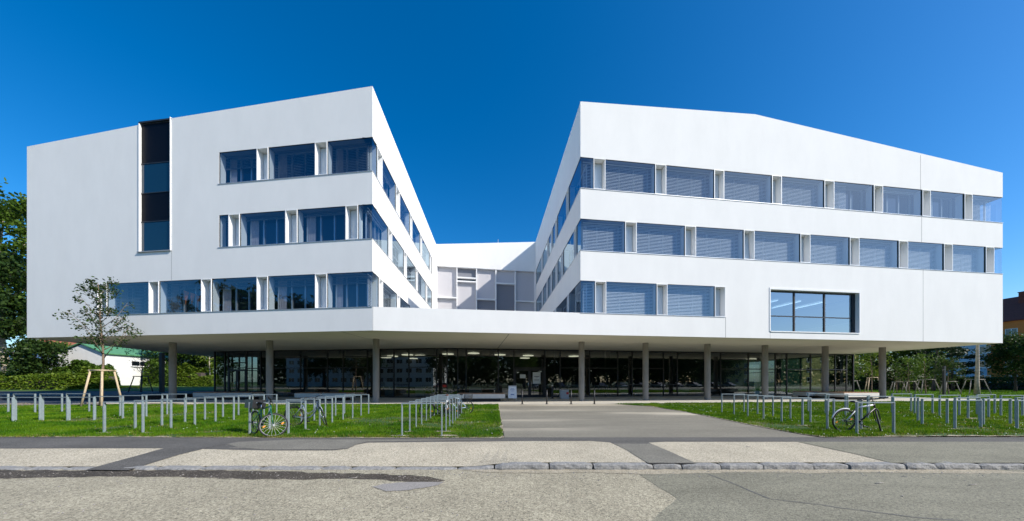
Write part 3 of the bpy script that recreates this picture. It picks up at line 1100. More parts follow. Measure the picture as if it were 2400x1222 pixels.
def swsheet(name, pts, dz, m):
    import bmesh
    bm = bmesh.new()
    vs = [bm.verts.new((p[0], p[1], 0)) for p in pts]
    bm.faces.new(vs)
    cuts = [((0, SYC, 0), (0, 1, 0))] + [((x, 0, 0), (1, 0, 0)) for x in (-0.9, -0.7, -0.5, -0.3, -0.1, 0.1)]
    for co, no in cuts:
        bmesh.ops.bisect_plane(bm, geom=bm.verts[:] + bm.edges[:] + bm.faces[:], plane_co=co, plane_no=no)
    for v in bm.verts:
        v.co.z = swz(v.co.x, v.co.y) + dz
    bmesh.ops.recalc_face_normals(bm, faces=bm.faces[:])
    me = bpy.data.meshes.new(name)
    bm.to_mesh(me)
    bm.free()
    if sum(p.normal.z for p in me.polygons) < 0:
        me.flip_normals()
    me.materials.append(M[m])
    o = bpy.data.objects.new(name, me)
    COL.objects.link(o)
    return struct(o)


swsheet('pavement', [(-120, SY0 - 0.02), (120, SY0 - 0.02), (120, 9.15), (-120, 9.15)], 0.0, 'chips')
g_ = lambda px, py: G(px, py)
EDGE = 9.02
a1 = [(-120, 9.12), (-120, 7.62), g_(0, 1051.5), g_(250, 1051), g_(395, 1051), g_(520, 1053), g_(620, 1055), g_(780, 1055), g_(815, 1052), g_(835, 1043), g_(862, 1038), g_(1000, 1036.5), g_(1230, 1034.5),
      g_(1385, 1034), g_(1430, 1037.5), g_(1470, 1055), g_(1520, 1087), g_(1632, 1087), g_(1560, 1055), g_(1520, 1038), g_(1560, 1036), g_(1875, 1036), (120, 8.45), (120, 9.12)]
swsheet('pavement_asphalt', a1, 0.004, 'dark_asphalt')
swsheet('pavement_patch', wob([g_(600, 1029), g_(500, 1029), g_(400, 1048), g_(200, 1091), g_(300, 1092), g_(420, 1063), g_(540, 1040)], 0.012, 0.3), 0.008, 'dark_asphalt')
swsheet('pavement_patch', [g_(1870, 1036.5), g_(2000, 1064), g_(2090, 1086), (60, SY0), (60, 8.42)], 0.008, 'grey_asphalt')
swsheet('pavement_patch', wob([g_(1438, 1041), g_(1470, 1056), g_(1518, 1086), g_(1630, 1086), g_(1560, 1055), g_(1525, 1041)], 0.012, 0.3), 0.008, 'patch_asphalt')
lighter = [g_(520, 1038), g_(700, 1031), g_(1180, 1031), g_(860, 1036), g_(838, 1042), g_(815, 1051), g_(780, 1053.5), g_(620, 1053.5), g_(560, 1050)]
swsheet('pavement_patch', lighter, 0.0075, 'patch_asphalt')

# kerb stones: one rough block after another
km = MB()
x = -75.0
kr = random.Random(11)
while x < 62:
    if -14 < x < 14:
        l = kr.uniform(0.55, 1.25)
    else:
        l = kr.uniform(0.9, 1.3)
    x2 = x + l
    nseg = max(3, int(l / 0.12))
    rows = []
    d0 = kr.uniform(-0.02, 0.015)
    dz = kr.uniform(-0.008, 0.008)
    for i in range(nseg + 1):
        t = i / nseg
        xx = x + 0.014 + (l - 0.028) * t
        endr = 0.018 if i in (0, nseg) else 0
        zt_ = kz(xx) + dz + kr.uniform(-0.004, 0.004) - endr
        yf = KY + d0 + kr.uniform(-0.010, 0.010) + endr
        rows.append([(xx, SY0 + 0.012 - endr, zt_ - 0.05), (xx, SY0 + 0.01 - endr, zt_), (xx, yf + 0.03, zt_ + kr.uniform(-0.003, 0.003)), (xx, yf + 0.006, zt_ - 0.018 + kr.uniform(-.006, .006)), (xx, yf - 0.004 + kr.uniform(-.01, .01), (zt_ - 0.018) * 0.5 + (RZ - 0.01) * 0.5), (xx, yf + kr.uniform(-.008, .008), RZ - 0.03)])
    vs = [p for r_ in rows for p in r_]
    fs = []
    for i in range(nseg):
        for k in range(5):
            fs.append((i * 6 + k, (i + 1) * 6 + k, (i + 1) * 6 + k + 1, i * 6 + k + 1))
    fs.append((0, 1, 2, 3, 4, 5))
    o_ = nseg * 6
    fs.append((o_ + 5, o_ + 4, o_ + 3, o_ + 2, o_ + 1, o_))
    km.add(vs, fs)
    x = x2
kb = km.build('kerb', 'kerb')
struct(kb)

# soil beneath lawns and deck
sheet('subsoil', [(-160, 9.03), (160, 9.03), (160, 140), (-160, 140)], -0.03, 'soil')
fore = [g_(1183, 1027.5), g_(1168, 948.5), g_(1300, 948.2), g_(1432, 946.8), g_(1520, 952), g_(1600, 964), g_(1700, 984), g_(1800, 1004), g_(1880, 1019), (8.78, 9.08), (-0.2, 9.08)]
sheet('forecourt', fore, 0.0, 'forecourt')
deck_front = [(-32.0, 22.6), g_(420, 948), g_(870, 948.2), g_(1168, 948.5), g_(1300, 948.2), g_(1432, 946.8), g_(1560, 945.3), g_(1700, 944), g_(1900, 942.5), g_(2100, 941.3), g_(2400, 940.8), (60, 25.3)]
deck_back = [(60, 27.2), g_(2400, 937), g_(2200, 933), g_(2075, 929.5), (40, 38), (38, 58), (-33, 58), (-31.0, 34)]
sheet('deck', deck_front + deck_back, 0.004, 'deck')
lawnL = wob([(-75, 9.08), g_(300, 1025.5), g_(700, 1027.5), g_(1180, 1027.5)], 0.03, 0.4, False) + [g_(1168, 949), g_(870, 948.8), g_(420, 948.6), g_(270, 949), g_(240, 951), (-75, 21.3)]
lawnR = wob([g_(1935, 1026.5), g_(2200, 1023.5), g_(2400, 1023.5), (70, 9.2)], 0.03, 0.4, False) + [(70, 25.0), g_(2400, 941.5), g_(2100, 942), g_(1900, 943.2), g_(1700, 944.7), g_(1560, 946), g_(1440, 947.5)] + wob([g_(1440, 947.5), g_(1520, 952.5), g_(1600, 964.5), g_(1700, 984.5), g_(1800, 1004.5), g_(1880, 1018.5), g_(1935, 1026.5)], 0.03, 0.4, False)[1:-1]
sheet('lawn', lawnL, 0.012, 'lawn')
sheet('lawn', lawnR, 0.012, 'lawn')
farR = [g_(2078, 930), g_(2200, 933.6), g_(2400, 937.6), (61, 27.4), (150, 27.4), (150, 130), (39, 130), (40.2, 38.5)]
sheet('far_lawn', farR, 0.01, 'farlawn')
# raised dark yard beside the left wing and the grass bank behind it
tm = MB()
tm.prism([(-80, 27.0), (-31.6, 27.2), (-32.2, 34.5), (-34, 40), (-37, 41), (-80, 38.5)], -0.05, 0.36)
struct(tm.build('yard', 'yard'))
bm_ = MB()
bx = [(-150, 38.6), (-80, 38.6), (-37, 41.1), (-34, 50), (-30, 75), (-150, 75)]
bh = [0.40, 0.40, 0.40, 0.62, 1.1, 1.1]
bm_.prism(bx, -0.1, bh)
struct(bm_.build('bank', 'farlawn'))
sheet('path', [(-80, 21.3), g_(240, 951), g_(270, 949), (-32.0, 22.6), (-31.6, 27.1), (-80, 26.9)], -0.004, 'yard')
so_ = MB()
n = 60
for i in range(n):
    xa, xb = -45 + 26.0 * i / n, -45 + 26.0 * (i + 1) / n
    ha, hb = [0.03 + 0.14 * max(0, math.sin(k * 0.55) * 0.6 + 0.35 * math.sin(k * 1.9 + 1)) for k in (i, i + 1)]
    if i == 0:
        ha = 0
    if i == n - 1:
        hb = 0
    y0, y1, y2 = 21.1, 21.9, 22.6
    so_.add([(xa, y0, 0), (xb, y0, 0), (xb, y1, hb), (xa, y1, ha), (xb, y2, 0), (xa, y2, 0)], [(0, 1, 2, 3), (3, 2, 4, 5)])
struct(so_.build('soil', 'soil'))

# ------------------------------------------------------------------ bicycle racks
RH = 0.97
rk = MB()
rw, rd, rt = 0.575, 0.032, 0.013
rk.box(-rw - rt, -rw + rt, -rd, rd, -0.08, RH - 0.028)
rk.box(rw - rt, rw + rt, -rd, rd, -0.08, RH - 0.028)
rk.box(-rw - rt, rw + rt, -rd, rd, RH - 0.028, RH)
RACK = None
FEET = []
BARE = []


def rack(p, q, label, group):
    global RACK
    p, q = Vector(p), Vector(q)
    c = (p + q) / 2
    if RACK is None:
        RACK = rk.build('bike_rack', 'galv')
        o = RACK
    else:
        o = RACK.copy()
        COL.objects.link(o)
    o.location = (c.x, c.y, 0)
    o.rotation_euler = (0, 0, math.atan2(q.y - p.y, q.x - p.x) + rnd.uniform(-0.01, 0.01))
    tag(o, label, 'bike rack', group)
    u = (q - p).normalized() * rw
    FEET.extend([(c.x - u.x, c.y - u.y), (c.x + u.x, c.y + u.y)])
    return o


ORD = ['first', 'second', 'third', 'fourth', 'fifth', 'sixth', 'seventh', 'eighth', 'ninth']
NTH = ORD + ['tenth', 'eleventh', 'twelfth', 'thirteenth', 'fourteenth', 'fifteenth', 'sixteenth', 'seventeenth', 'eighteenth', 'nineteenth', 'twentieth', 'twenty-first']
GR_ = 'galvanised bike rack hoops on the lawns'
# row beside the forecourt
for k in range(8):
    y = 9.3 + 0.86 * k
    x = -3.18 - 0.062 * (y - 9.3)
    rack((x, y), (x + 1.12, y + 0.03), 'galvanised hoop, %s from the pavement in the row beside the forecourt' % ORD[k], GR_)
for k in range(8):
    y = 9.62 + 0.825 * k
    x = -7.88 - 0.03 * (y - 9.6)
    rack((x, y), (x + 1.14, y + 0.03), 'galvanised hoop, %s from the pavement in the row with the black crate bike' % ORD[k], GR_)
for k in range(8):
    y = 9.85 + 0.825 * k
    x = -12.55 - 0.02 * (y - 9.85)
    rack((x, y), (x + 1.16, y + 0.03), 'galvanised hoop, %s from the pavement in the row just short of the crate bike' % ORD[k], GR_)
for k in range(4):
    y = 13.5 + 0.87 * k
    rack((-17.6, y), (-16.45, y + 0.03), 'galvanised hoop, %s from the pavement in the row behind the staked young tree' % ORD[k], GR_)
for k, px in enumerate((157, 94.7, 30.7, -32)):
    p, q = G(px, 986.4 + k * 0.5), G(px + 69, 987.2 + k * 0.6)
    rack(p, q, 'broad faced galvanised hoop, %s from the staked young tree along the front line' % ORD[k], GR_)
for k, px in enumerate((156, 93, 30.5, -32)):
    p, q = G(px, 966.5 + k * 0.6), G(px + 54, 966.5 + k * 0.7)
    rack(p, q, 'galvanised hoop, %s from the staked young tree along the rear line by the soil heap' % ORD[k], GR_)
for k in range(8):
    y = 9.65 + 0.93 * k
    x = 10.42 + 0.03 * (y - 9.6)
    rack((x, y), (x + 1.1, y + 0.03), 'galvanised hoop, %s from the pavement in the row of the leaning white bike' % ORD[k], GR_)
for k, (a, b, y0) in enumerate(((2035, 2092, 982), (1981, 2037, 976.5), (1935, 1986, 971), (1893.7, 1942, 966))):
    rack(G(a, y0), G(b, y0 - 0.4), 'galvanised hoop, %s from the white bike in the row nearer the bench' % ORD[k], GR_)
for k, (a, b, y0, y1) in enumerate(((2235.5, 2301, 1006, 1004), (2381, 2446, 1006.5, 1004.5), (2157.5, 2223.7, 997, 995.5), (2303, 2369.5, 997, 996), (2094, 2151, 989.5, 988.5), (2237, 2297, 990.5, 989.5), (2380, 2440, 990.5, 989.5))):
    rack(G(a, y0), G(b, y1), 'broad galvanised hoop, %s from the pavement in the front rows by the far lawn' % ORD[k], GR_)
for k, (a, b, y0, y1) in enumerate(((2264, 2322, 981.3, 980), (2198, 2252.6, 976, 974.8), (2344, 2398, 976.6, 976), (2139, 2190.6, 971.5, 970.3), (2284.5, 2336.7, 972.5, 971.3), (2089, 2137, 967.6, 967))):
    rack(G(a, y0), G(b, y1), 'broad galvanised hoop, %s of the rear rows backing onto the far path' % ORD[k], GR_)


# pale grit along the lawn borders and bare earth round the posts
M['grit'] = granular('pale_grit', [(0.0, (0.16, 0.13, 0.085)), (0.4, (0.34, 0.29, 0.20)), (1.0, (0.55, 0.49, 0.38))], 70, big=0.3, bump=0.4, bigscale=2.5)
gm = MB()
er = random.Random(19)


def border(line, w0, w1, z):
    pts_ = wob(line, 0.02, 0.16, False)
    prev = None
    for i, p in enumerate(pts_):
        q = pts_[min(i + 1, len(pts_) - 1)]
        o_ = pts_[max(i - 1, 0)]
        d = (Vector(q) - Vector(o_)).normalized()
        n_ = Vector((-d.y, d.x))
        a, b = er.uniform(-0.01, 0.06) * w0, er.uniform(0.02, 1.0) ** 1.6 * w1
        A, B = Vector(p) - n_ * a, Vector(p) + n_ * b
        if prev:
            gm.quad((*prev[0], z), (*A, z), (*B, z), (*prev[1], z))
        prev = (A, B)


border([(-46, 9.06), g_(300, 1025.5), g_(700, 1027.5), g_(1180, 1027.5)], 1.0, 0.20, 0.0165)
border([g_(1935, 1026.5), g_(2200, 1023.5), g_(2400, 1023.5), (50, 9.2)], 1.0, 0.20, 0.0165)
border([g_(1440, 947.5), g_(1520, 952.5), g_(1600, 964.5), g_(1700, 984.5), g_(1800, 1004.5), g_(1880, 1018.5), g_(1935, 1026.5)], 1.0, 0.22, 0.0165)
border([g_(1180, 1027.5), g_(1168, 949)], 1.0, 0.10, 0.0165)
for (fx_, fy_) in FEET:
    if er.random() < (0.85 if fy_ < 11 else 0.45):
        rx_, ry_ = er.uniform(0.12, 0.36), er.uniform(0.06, 0.16)
        cx_, cy_ = fx_ + er.uniform(-0.12, 0.2), fy_ + er.uniform(-0.1, 0.04)
        vs = []
        for j in range(11):
            a = 2 * math.pi * j / 11
            k_ = er.uniform(0.6, 1.15)
            vs.append((cx_ + rx_ * k_ * math.cos(a), cy_ + ry_ * k_ * math.sin(a), 0.0195))
        gm.add(vs, [tuple(range(11))])
        BARE.append((cx_, cy_, rx_, ry_))
struct(gm.build('bare_ground', 'grit'))

# ------------------------------------------------------------------ grass blades
def inpoly(P, poly):
    x, y = P[:, 0], P[:, 1]
    c = np.zeros(len(P), bool)
    n = len(poly)
    for i in range(n):
        x0, y0 = poly[i]
        x1, y1 = poly[(i + 1) % n]
        cond = ((y0 > y) != (y1 > y))
        with np.errstate(divide='ignore', invalid='ignore'):
            xi = (x1 - x0) * (y - y0) / (y1 - y0) + x0
        c ^= cond & (x < xi)
    return c


rng = np.random.default_rng(4)
bare = []


def sample_lawn(poly, n, xlim, ylim, power=1.0):
    u = rng.random((n, 2))
    P = np.empty((n, 2))
    P[:, 1] = ylim[0] + (ylim[1] - ylim[0]) * u[:, 1] ** power
    P[:, 0] = xlim[0] + (xlim[1] - xlim[0]) * u[:, 0]
    P = P[np.abs(P[:, 0]) < P[:, 1] * 1.72 + 7.0]
    return P[inpoly(P, poly)]


def noise2(P, s, seed):
    """cheap smooth value noise"""
    r = np.random.default_rng(seed).random((64, 64))
    q = P * s
    i = np.floor(q).astype(int)
    f = q - i
    f = f * f * (3 - 2 * f)
    a = r[i[:, 0] % 64, i[:, 1] % 64]
    b = r[(i[:, 0] + 1) % 64, i[:, 1] % 64]
    c = r[i[:, 0] % 64, (i[:, 1] + 1) % 64]
    d = r[(i[:, 0] + 1) % 64, (i[:, 1] + 1) % 64]
    return (a * (1 - f[:, 0]) + b * f[:, 0]) * (1 - f[:, 1]) + (c * (1 - f[:, 0]) + d * f[:, 0]) * f[:, 1]


def blades(P, hmin, hmax, w):
    n = len(P)
    h = (hmin + (hmax - hmin) * rng.random(n)) * (0.35 + 0.75 * noise2(P, 1.3, 9) + 0.55 * noise2(P, 4.0, 12))
    a = rng.random(n) * 2 * np.pi
    wd = w * (0.7 + 0.6 * rng.random(n)) * np.clip(P[:, 1] / 10, 1, 2.2)
    lean = 0.6 * h * (rng.random(n))
    b = rng.random(n) * 2 * np.pi
    V = np.empty((n, 3, 3))
    V[:, 0, 0] = P[:, 0] - np.cos(a) * wd
    V[:, 0, 1] = P[:, 1] - np.sin(a) * wd
    V[:, 0, 2] = 0.0
    V[:, 1, 0] = P[:, 0] + np.cos(a) * wd
    V[:, 1, 1] = P[:, 1] + np.sin(a) * wd
    V[:, 1, 2] = 0.0
    V[:, 2, 0] = P[:, 0] + np.cos(b) * lean
    V[:, 2, 1] = P[:, 1] + np.sin(b) * lean
    V[:, 2, 2] = h + 0.012
    return V.reshape(-1, 3)


PL = np.concatenate([sample_lawn(lawnL, 640000, (-46, 0.2), (9.0, 22.4), 1.25)])
PR = np.concatenate([sample_lawn(lawnR, 600000, (3, 50), (9.0, 25.2), 1.25)])
PA = np.concatenate([PL, PR])
# worn spots: near the road edge and in scattered patches
worn = (noise2(PA, 0.45, 21) * 0.6 + noise2(PA, 1.7, 22) * 0.4)
edge = np.clip((9.55 - PA[:, 1]) / 0.55, 0, 1)
dens = np.clip((0.80 - worn - 0.28 * edge) / 0.16, 0.10, 1)
FT = np.array(FEET)
FW = np.random.default_rng(8).random(len(FT))
near = np.zeros(len(PA))
for (fx_, fy_), fw_ in zip(FT, FW):
    d2 = (PA[:, 0] - fx_ - 0.1) ** 2 * 0.45 + (PA[:, 1] - fy_ + 0.03) ** 2 * 3.0
    near = np.maximum(near, np.exp(-d2 / 0.035) * (0.2 + 0.9 * fw_) * (1.15 if fy_ < 12 else 0.75))
keep = rng.random(len(PA)) < dens * np.clip(1.15 - near * (0.7 + 0.6 * noise2(PA, 6.0, 51)), 0.04, 1)
for (cx_, cy_, rx_, ry_) in BARE:
    q_ = ((PA[:, 0] - cx_) / rx_) ** 2 + ((PA[:, 1] - cy_) / ry_) ** 2
    keep &= (q_ > 0.8) | (rng.random(len(PA)) < 0.12)
dry = rng.random(len(PA)) < np.clip(0.02 + 0.8 * edge + np.clip((worn - 0.54) * 2.6, 0, 0.55) + 0.5 * near, 0, 0.9)
gA_ = leafobj('grass', blades(PA[keep & ~dry], 0.035, 0.085, 0.011), 3, 'grass')
tag(gA_, kind='stuff')
gD_ = leafobj('dry_grass', blades(PA[keep & dry], 0.025, 0.06, 0.010), 3, 'drygrass')
tag(gD_, kind='stuff')
PC = np.concatenate([sample_lawn(lawnR, 1500, (3, 44), (9.2, 22)), sample_lawn(lawnL, 250, (-40, 0.2), (9.2, 22))])
PC = PC[noise2(PC, 0.7, 33) > 0.42]
cv = np.empty((len(PC), 4, 3))
for k, (dx, dy) in enumerate(((-1, -1), (1, -1), (1, 1), (-1, 1))):
    s_ = 0.006 + 0.004 * rng.random(len(PC))
    cv[:, k, 0] = PC[:, 0] + dx * s_
    cv[:, k, 1] = PC[:, 1] + dy * s_ * 0.5
    cv[:, k, 2] = 0.07 + dy * s_
tag(leafobj('clover_flowers', cv.reshape(-1, 3), 4, 'clover'), kind='stuff')
# far lawns
PF = sample_lawn(farR, 90000, (30, 110), (27, 66), 1.4)
tag(leafobj('grass', blades(PF, 0.05, 0.12, 0.02), 3, 'grass'), kind='stuff')

# ------------------------------------------------------------------ bicycles
def bicycle(label, loc, heading, steer=0.0, lean=0.0, style='city', frame_m='white', frame2=None, crate=False, basket=False, saddle_m='black', guards=True, carrier=True, spoke_m='chrome', rr=0.35, white_fork=True, bar='city', rim_m='dark_rim', accent=None):
    b = empty('bicycle', loc, 0, world=False)
    tag(b, label, 'bicycle', 'parked bicycles')
    b.rotation_euler = (lean, 0, heading)
    HB, HT_ = Vector((0.375, 0, 0.74)), Vector((0.32, 0, 0.90))
    ax = (HT_ - HB).normalized()
    rot = Matrix.Rotation(steer, 3, ax)
    S = lambda p: HB + rot @ (Vector(p) - HB)
    RHUB, FH = Vector((-0.53, 0, rr)), Vector((0.55, 0, rr))
    BB = Vector((-0.09, 0, 0.29))
    ST = Vector((-0.205, 0, 0.76))

    def wheel(c, axis):
        r = MB()
        r.torus(c, axis, rr - 0.038, 0.009, 40, 6)
        w = r.build('wheel', rim_m, b)
        MB().torus(c, axis, rr - 0.020, 0.021, 44, 8).build('tyre', 'rubber', w)
        a = Vector(axis).normalized()
        u = a.orthogonal().normalized()
        v = a.cross(u)
        sp = MB()
        for k in range(18):
            t = 2 * math.pi * k / 18
            e = Vector(c) + (u * math.cos(t) + v * math.sin(t)) * (rr - 0.045)
            h = Vector(c) + a * (0.03 if k % 2 else -0.03) + (u * math.cos(t + 0.5) + v * math.sin(t + 0.5)) * 0.018
            sp.tube([h, e], 0.0022, 4, cap=False)
        sp.tube([Vector(c) - a * 0.05, Vector(c) + a * 0.05], 0.02, 10)
        sp.build('spokes', spoke_m, w)
        rf = MB()
        for t in (0.6, 3.7):
            e = Vector(c) + (u * math.cos(t) + v * math.sin(t)) * (rr * 0.62)
            rf.add([e + u * .035 + v * .02, e - u * .035 + v * .02, e - u * .035 - v * .02, e + u * .035 - v * .02], [(0, 1, 2, 3)])
        rf.build('reflector', 'orange', w)
        return w
    wheel(RHUB, (0, 1, 0))
    fa_ = rot @ Vector((0, 1, 0))
    FHs = S(FH)
    wheel(FHs, fa_)
    fr = MB()
    if style == 'city':
        fr.tube([BB, (0.05, 0, 0.33), (0.22, 0, 0.48), (0.35, 0, 0.79)], 0.022, 10)
        fr.tube([(-0.15, 0, 0.50), (0.02, 0, 0.46), (0.20, 0, 0.58), (0.33, 0, 0.86)], 0.015, 8)
    else:
        fr.tube([BB, HB + ax * 0.02], 0.024, 10)
        fr.tube([ST, HT_ - ax * 0.03], 0.019, 10)
    fr.tube([HB, HT_], 0.023, 10)
    fr.tube([BB, ST], 0.018, 8)
    for s in (-1, 1):
        o = Vector((0, 0.055 * s, 0))
        fr.tube([BB + Vector((0, 0.03 * s, 0)), RHUB + o], 0.011, 6)
        fr.tube([ST + Vector((0, 0.015 * s, -0.02)), RHUB + o], 0.010, 6)
    fr.build('frame', frame_m, b)
    if accent:
        MB().tube([ST.lerp(HT_, 0.12), ST.lerp(HT_, 0.93) - ax * 0.03], 0.024, 10).build('top_tube', accent, b)
        MB().tube([ST + Vector((-0.02, -0.05, -0.03)), RHUB + Vector((0.01, -0.066, 0.02))], 0.013, 6).build('seat_stay', accent, b)
    fk = MB()
    for s in (-1, 1):
        o = Vector((0, 0.055 * s, 0))
        fk.tube([S(HB - ax * 0.02 + o * 0.6), S(Vector((0.42, 0, 0.66)) + o), S(Vector((0.485, 0, 0.48)) + o), S(FH + o)], [0.015, 0.015, 0.013, 0.010], 7)
    fk.tube([S(HB - ax * 0.02 - Vector((0, 0.05, 0))), S(HB - ax * 0.02 + Vector((0, 0.05, 0)))], 0.018, 7)
    fk.build('fork', frame_m if white_fork else 'black', b)
    hb = MB()
    top = HT_ + ax * 0.14
    hb.tube([S(HT_), S(top)], 0.014, 7)
    if bar == 'city':
        for s in (-1, 1):
            hb.tube([S(top), S(top + Vector((0.05, 0.12 * s, 0.04))), S(top + Vector((0.0, 0.26 * s, 0.09))), S(top + Vector((-0.13, 0.30 * s, 0.06)))], 0.012, 7)
    else:
        hb.tube([S(top + Vector((-0.03, -0.31, 0.02))), S(top + Vector((0.02, -0.1, 0))), S(top + Vector((0.02, 0.1, 0))), S(top + Vector((-0.03, 0.31, 0.02)))], 0.013, 7)
    h_ = hb.build('handlebar', 'black', b)
    for s in (-1, 1):
        gp = MB()
        if bar == 'city':
            gp.tube([S(top + Vector((-0.01, 0.27 * s, 0.09))), S(top + Vector((-0.14, 0.303 * s, 0.058)))], 0.019, 8)
        else:
            gp.tube([S(top + Vector((-0.015, 0.2 * s, 0.012))), S(top + Vector((-0.035, 0.33 * s, 0.022)))], 0.02, 8)
        gp.build('grip', 'black', h_)
        MB().tube([S(top + Vector((0.02, 0.17 * s, 0.02))), S(top + Vector((0.06, 0.25 * s, -0.02)))], 0.007, 5).build('brake_lever', 'black', h_)
    ca = MB()
    for s in (-0.06, 0.06):
        ca.tube([S(top + Vector((0.03, s, 0.02))), S(top + Vector((0.09, s * 0.6, -0.05))), S(HB + Vector((0.06, s * 0.3, 0.02))), (0.15, s * 0.2, 0.5)], 0.0035, 4)
    ca.build('cable', 'black', b)
    sd = MB()
    sp0 = Vector((-0.235, 0, 0.93))
    sd.tube([sp0 + Vector((-0.13, 0, 0.035)), sp0 + Vector((-0.06, 0, 0.04)), sp0 + Vector((0.05, 0, 0.03)), sp0 + Vector((0.16, 0, 0.035))], [0.05, 0.075, 0.035, 0.014], 10)
    # flatten the saddle
    sd.v = [(x, y, sp0.z + 0.03 + (z - sp0.z - 0.03) * 0.42) for x, y, z in sd.v]
    sa_ = sd.build('saddle', saddle_m, b)
    MB().tube([ST, sp0 + Vector((0, 0, 0.01))], 0.014, 7).build('seat_post', 'chrome' if frame_m != 'white' or style == 'mtb' else 'white', b)
    dr = MB()
    dr.torus((BB.x, -0.055, BB.z), (0, 1, 0), 0.085, 0.008, 24, 5)
    dr.torus((RHUB.x, -0.05, RHUB.z), (0, 1, 0), 0.04, 0.010, 18, 5)
    for zz in (0.085, -0.08):
        dr.tube([(BB.x, -0.055, BB.z + zz), (RHUB.x, -0.05, RHUB.z + zz * 0.5)], 0.005, 4)
    dr.tube([(RHUB.x + .02, -0.05, RHUB.z - 0.04), (RHUB.x + 0.06, -0.05, RHUB.z - 0.15)], 0.012, 5)
    d_ = dr.build('drivetrain', 'black', b)
    cr = MB()
    for s in (-1, 1):
        e = Vector((BB.x + 0.13 * s, 0.07 * s * -1, BB.z - 0.10 * s))
        cr.tube([(BB.x, -0.05 * s, BB.z), e], 0.011, 6)
        cr.box(e.x - 0.045, e.x + 0.045, e.y - 0.05 + (-0.05 * s), e.y + 0.05 + (-0.05 * s), e.z - 0.012, e.z + 0.012)
    cr.build('crank', 'black', b)
    if guards:
        m_ = MB()
        m_.torus(RHUB, (0, 1, 0), rr + 0.025, 0.014, 20, 5, *((-0.3, 2.6)))
        # torus start direction depends on orthogonal(): build explicitly instead
        m_ = MB()
        pts = [(RHUB.x + (rr + 0.025) * math.cos(t), 0, RHUB.z + (rr + 0.025) * math.sin(t)) for t in [R(a) for a in (range(30, 215, 12) if style == 'city' else range(70, 172, 10))]]
        m_.tube(pts, 0.018, 5)
        pts = [S((FH.x + (rr + 0.025) * math.cos(t), 0, FH.z + (rr + 0.025) * math.sin(t))) for t in [R(a) for a in range(35, 170, 12)]]
        if style == 'city':
            m_.tube(pts, 0.018, 5)
        m_.build('mudguard', 'white' if style == 'mtb' else 'black', b)
    if carrier:
        c_ = MB()
        for s in (-0.07, 0, 0.07):
            c_.tube([(-0.28, s, 0.76), (-0.80, s, 0.775)], 0.007, 5)
        for s in (-1, 1):
            c_.tube([(-0.60, 0.07 * s, 0.77), (RHUB.x, 0.07 * s, RHUB.z)], 0.006, 5)
            c_.tube([(-0.78, 0.07 * s, 0.77), (RHUB.x - .01, 0.07 * s, RHUB.z)], 0.006, 5)
        c_.build('carrier', 'black', b)
    if crate or basket:
        k = MB()
        x0, x1, w, z0, z1 = (-0.86, -0.36, 0.17, 0.785, 1.04) if crate else (-0.80, -0.44, 0.15, 0.785, 1.02)
        if crate:
            t = 0.012
            k.box(x0, x1, -w, -w + t, z0, z1)
            k.box(x0, x1, w - t, w, z0, z1)
            k.box(x0, x0 + t, -w + t, w - t, z0, z1)
            k.box(x1 - t, x1, -w + t, w - t, z0, z1)
            k.box(x0 + t, x1 - t, -w + t, w - t, z0, z0 + t)
        else:
            for i in range(11):
                u = i / 10
                for s in (-w, w):
                    xx = x0 + (x1 - x0) * u
                    k.tube([(xx, s * 0.85, z0), (xx - 0.02, s, z1)], 0.003, 4)
                yy = -w + 2 * w * u
                for xx in (x0, x1):
                    k.tube([(xx, yy * 0.85, z0), (xx - 0.02, yy, z1)], 0.003, 4)
            for i in range(6):
                z = z0 + (z1 - z0) * i / 5
                f_ = 0.85 + 0.15 * i / 5
                k.tube([(x0 - .02 * i / 5, -w * f_, z), (x1 - .02 * i / 5, -w * f_, z), (x1 - .02 * i / 5, w * f_, z), (x0 - .02 * i / 5, w * f_, z), (x0 - .02 * i / 5, -w * f_, z)], 0.004, 4)
        k.build('crate' if crate else 'basket', 'black', b)
    ks = MB()
    ks.tube([(BB.x - 0.05, 0.06, BB.z - 0.02), (BB.x - 0.12, 0.2, 0.01)], 0.009, 5)
    ks.build('kickstand', 'black', b)
    return b


def hub2(px_r, yb_r, px_f, yb_f):
    p, q = Vector(G(px_r, yb_r)), Vector(G(px_f, yb_f))
    c = (p + q) / 2
    return (c.x, c.y, 0.0), math.atan2(q.y - p.y, q.x - p.x)


bicycle('dark green bike with a black crate, its pale spoked front wheel turned to the street', (-7.36, 9.42, 0.0), math.atan2(-0.52, 0.92), steer=R(62), lean=R(-5), style='mtb', frame_m='green', crate=True, guards=True, bar='mtb', white_fork=True, spoke_m='white', rim_m='grey_metal')
bicycle('silver low step city bike with purple mark leaning behind the crate bike', (-7.22, 11.4, 0.0), R(-3), steer=R(-48), lean=R(4), style='city', frame_m='silverblue', carrier=True)
bicycle('plain black bike parked across the row beside the forecourt', (-3.15, 13.98, 0), R(183), steer=R(-6), lean=R(-3), style='city', frame_m='black', carrier=False, spoke_m='black')
bicycle('white bike with a brown saddle standing between the black bike and the basket bike', (-3.02, 14.75, 0), R(100), steer=R(10), lean=R(2), style='mtb', frame_m='white', saddle_m='brown', carrier=False, bar='city')
bicycle('pale blue bike with a wire basket on its rear carrier', (-2.72, 15.42, 0), R(181), steer=R(8), lean=R(-4), style='mtb', frame_m='bluewhite', basket=True, guards=False)
bicycle('white and black mountain bike leaning on the front hoop of the further lawn', (11.02, 10.12, 0), R(-2), steer=R(46), lean=R(5), style='mtb', frame_m='black', accent='white', carrier=False, bar='mtb', white_fork=False, rr=0.36, spoke_m='grey_metal')


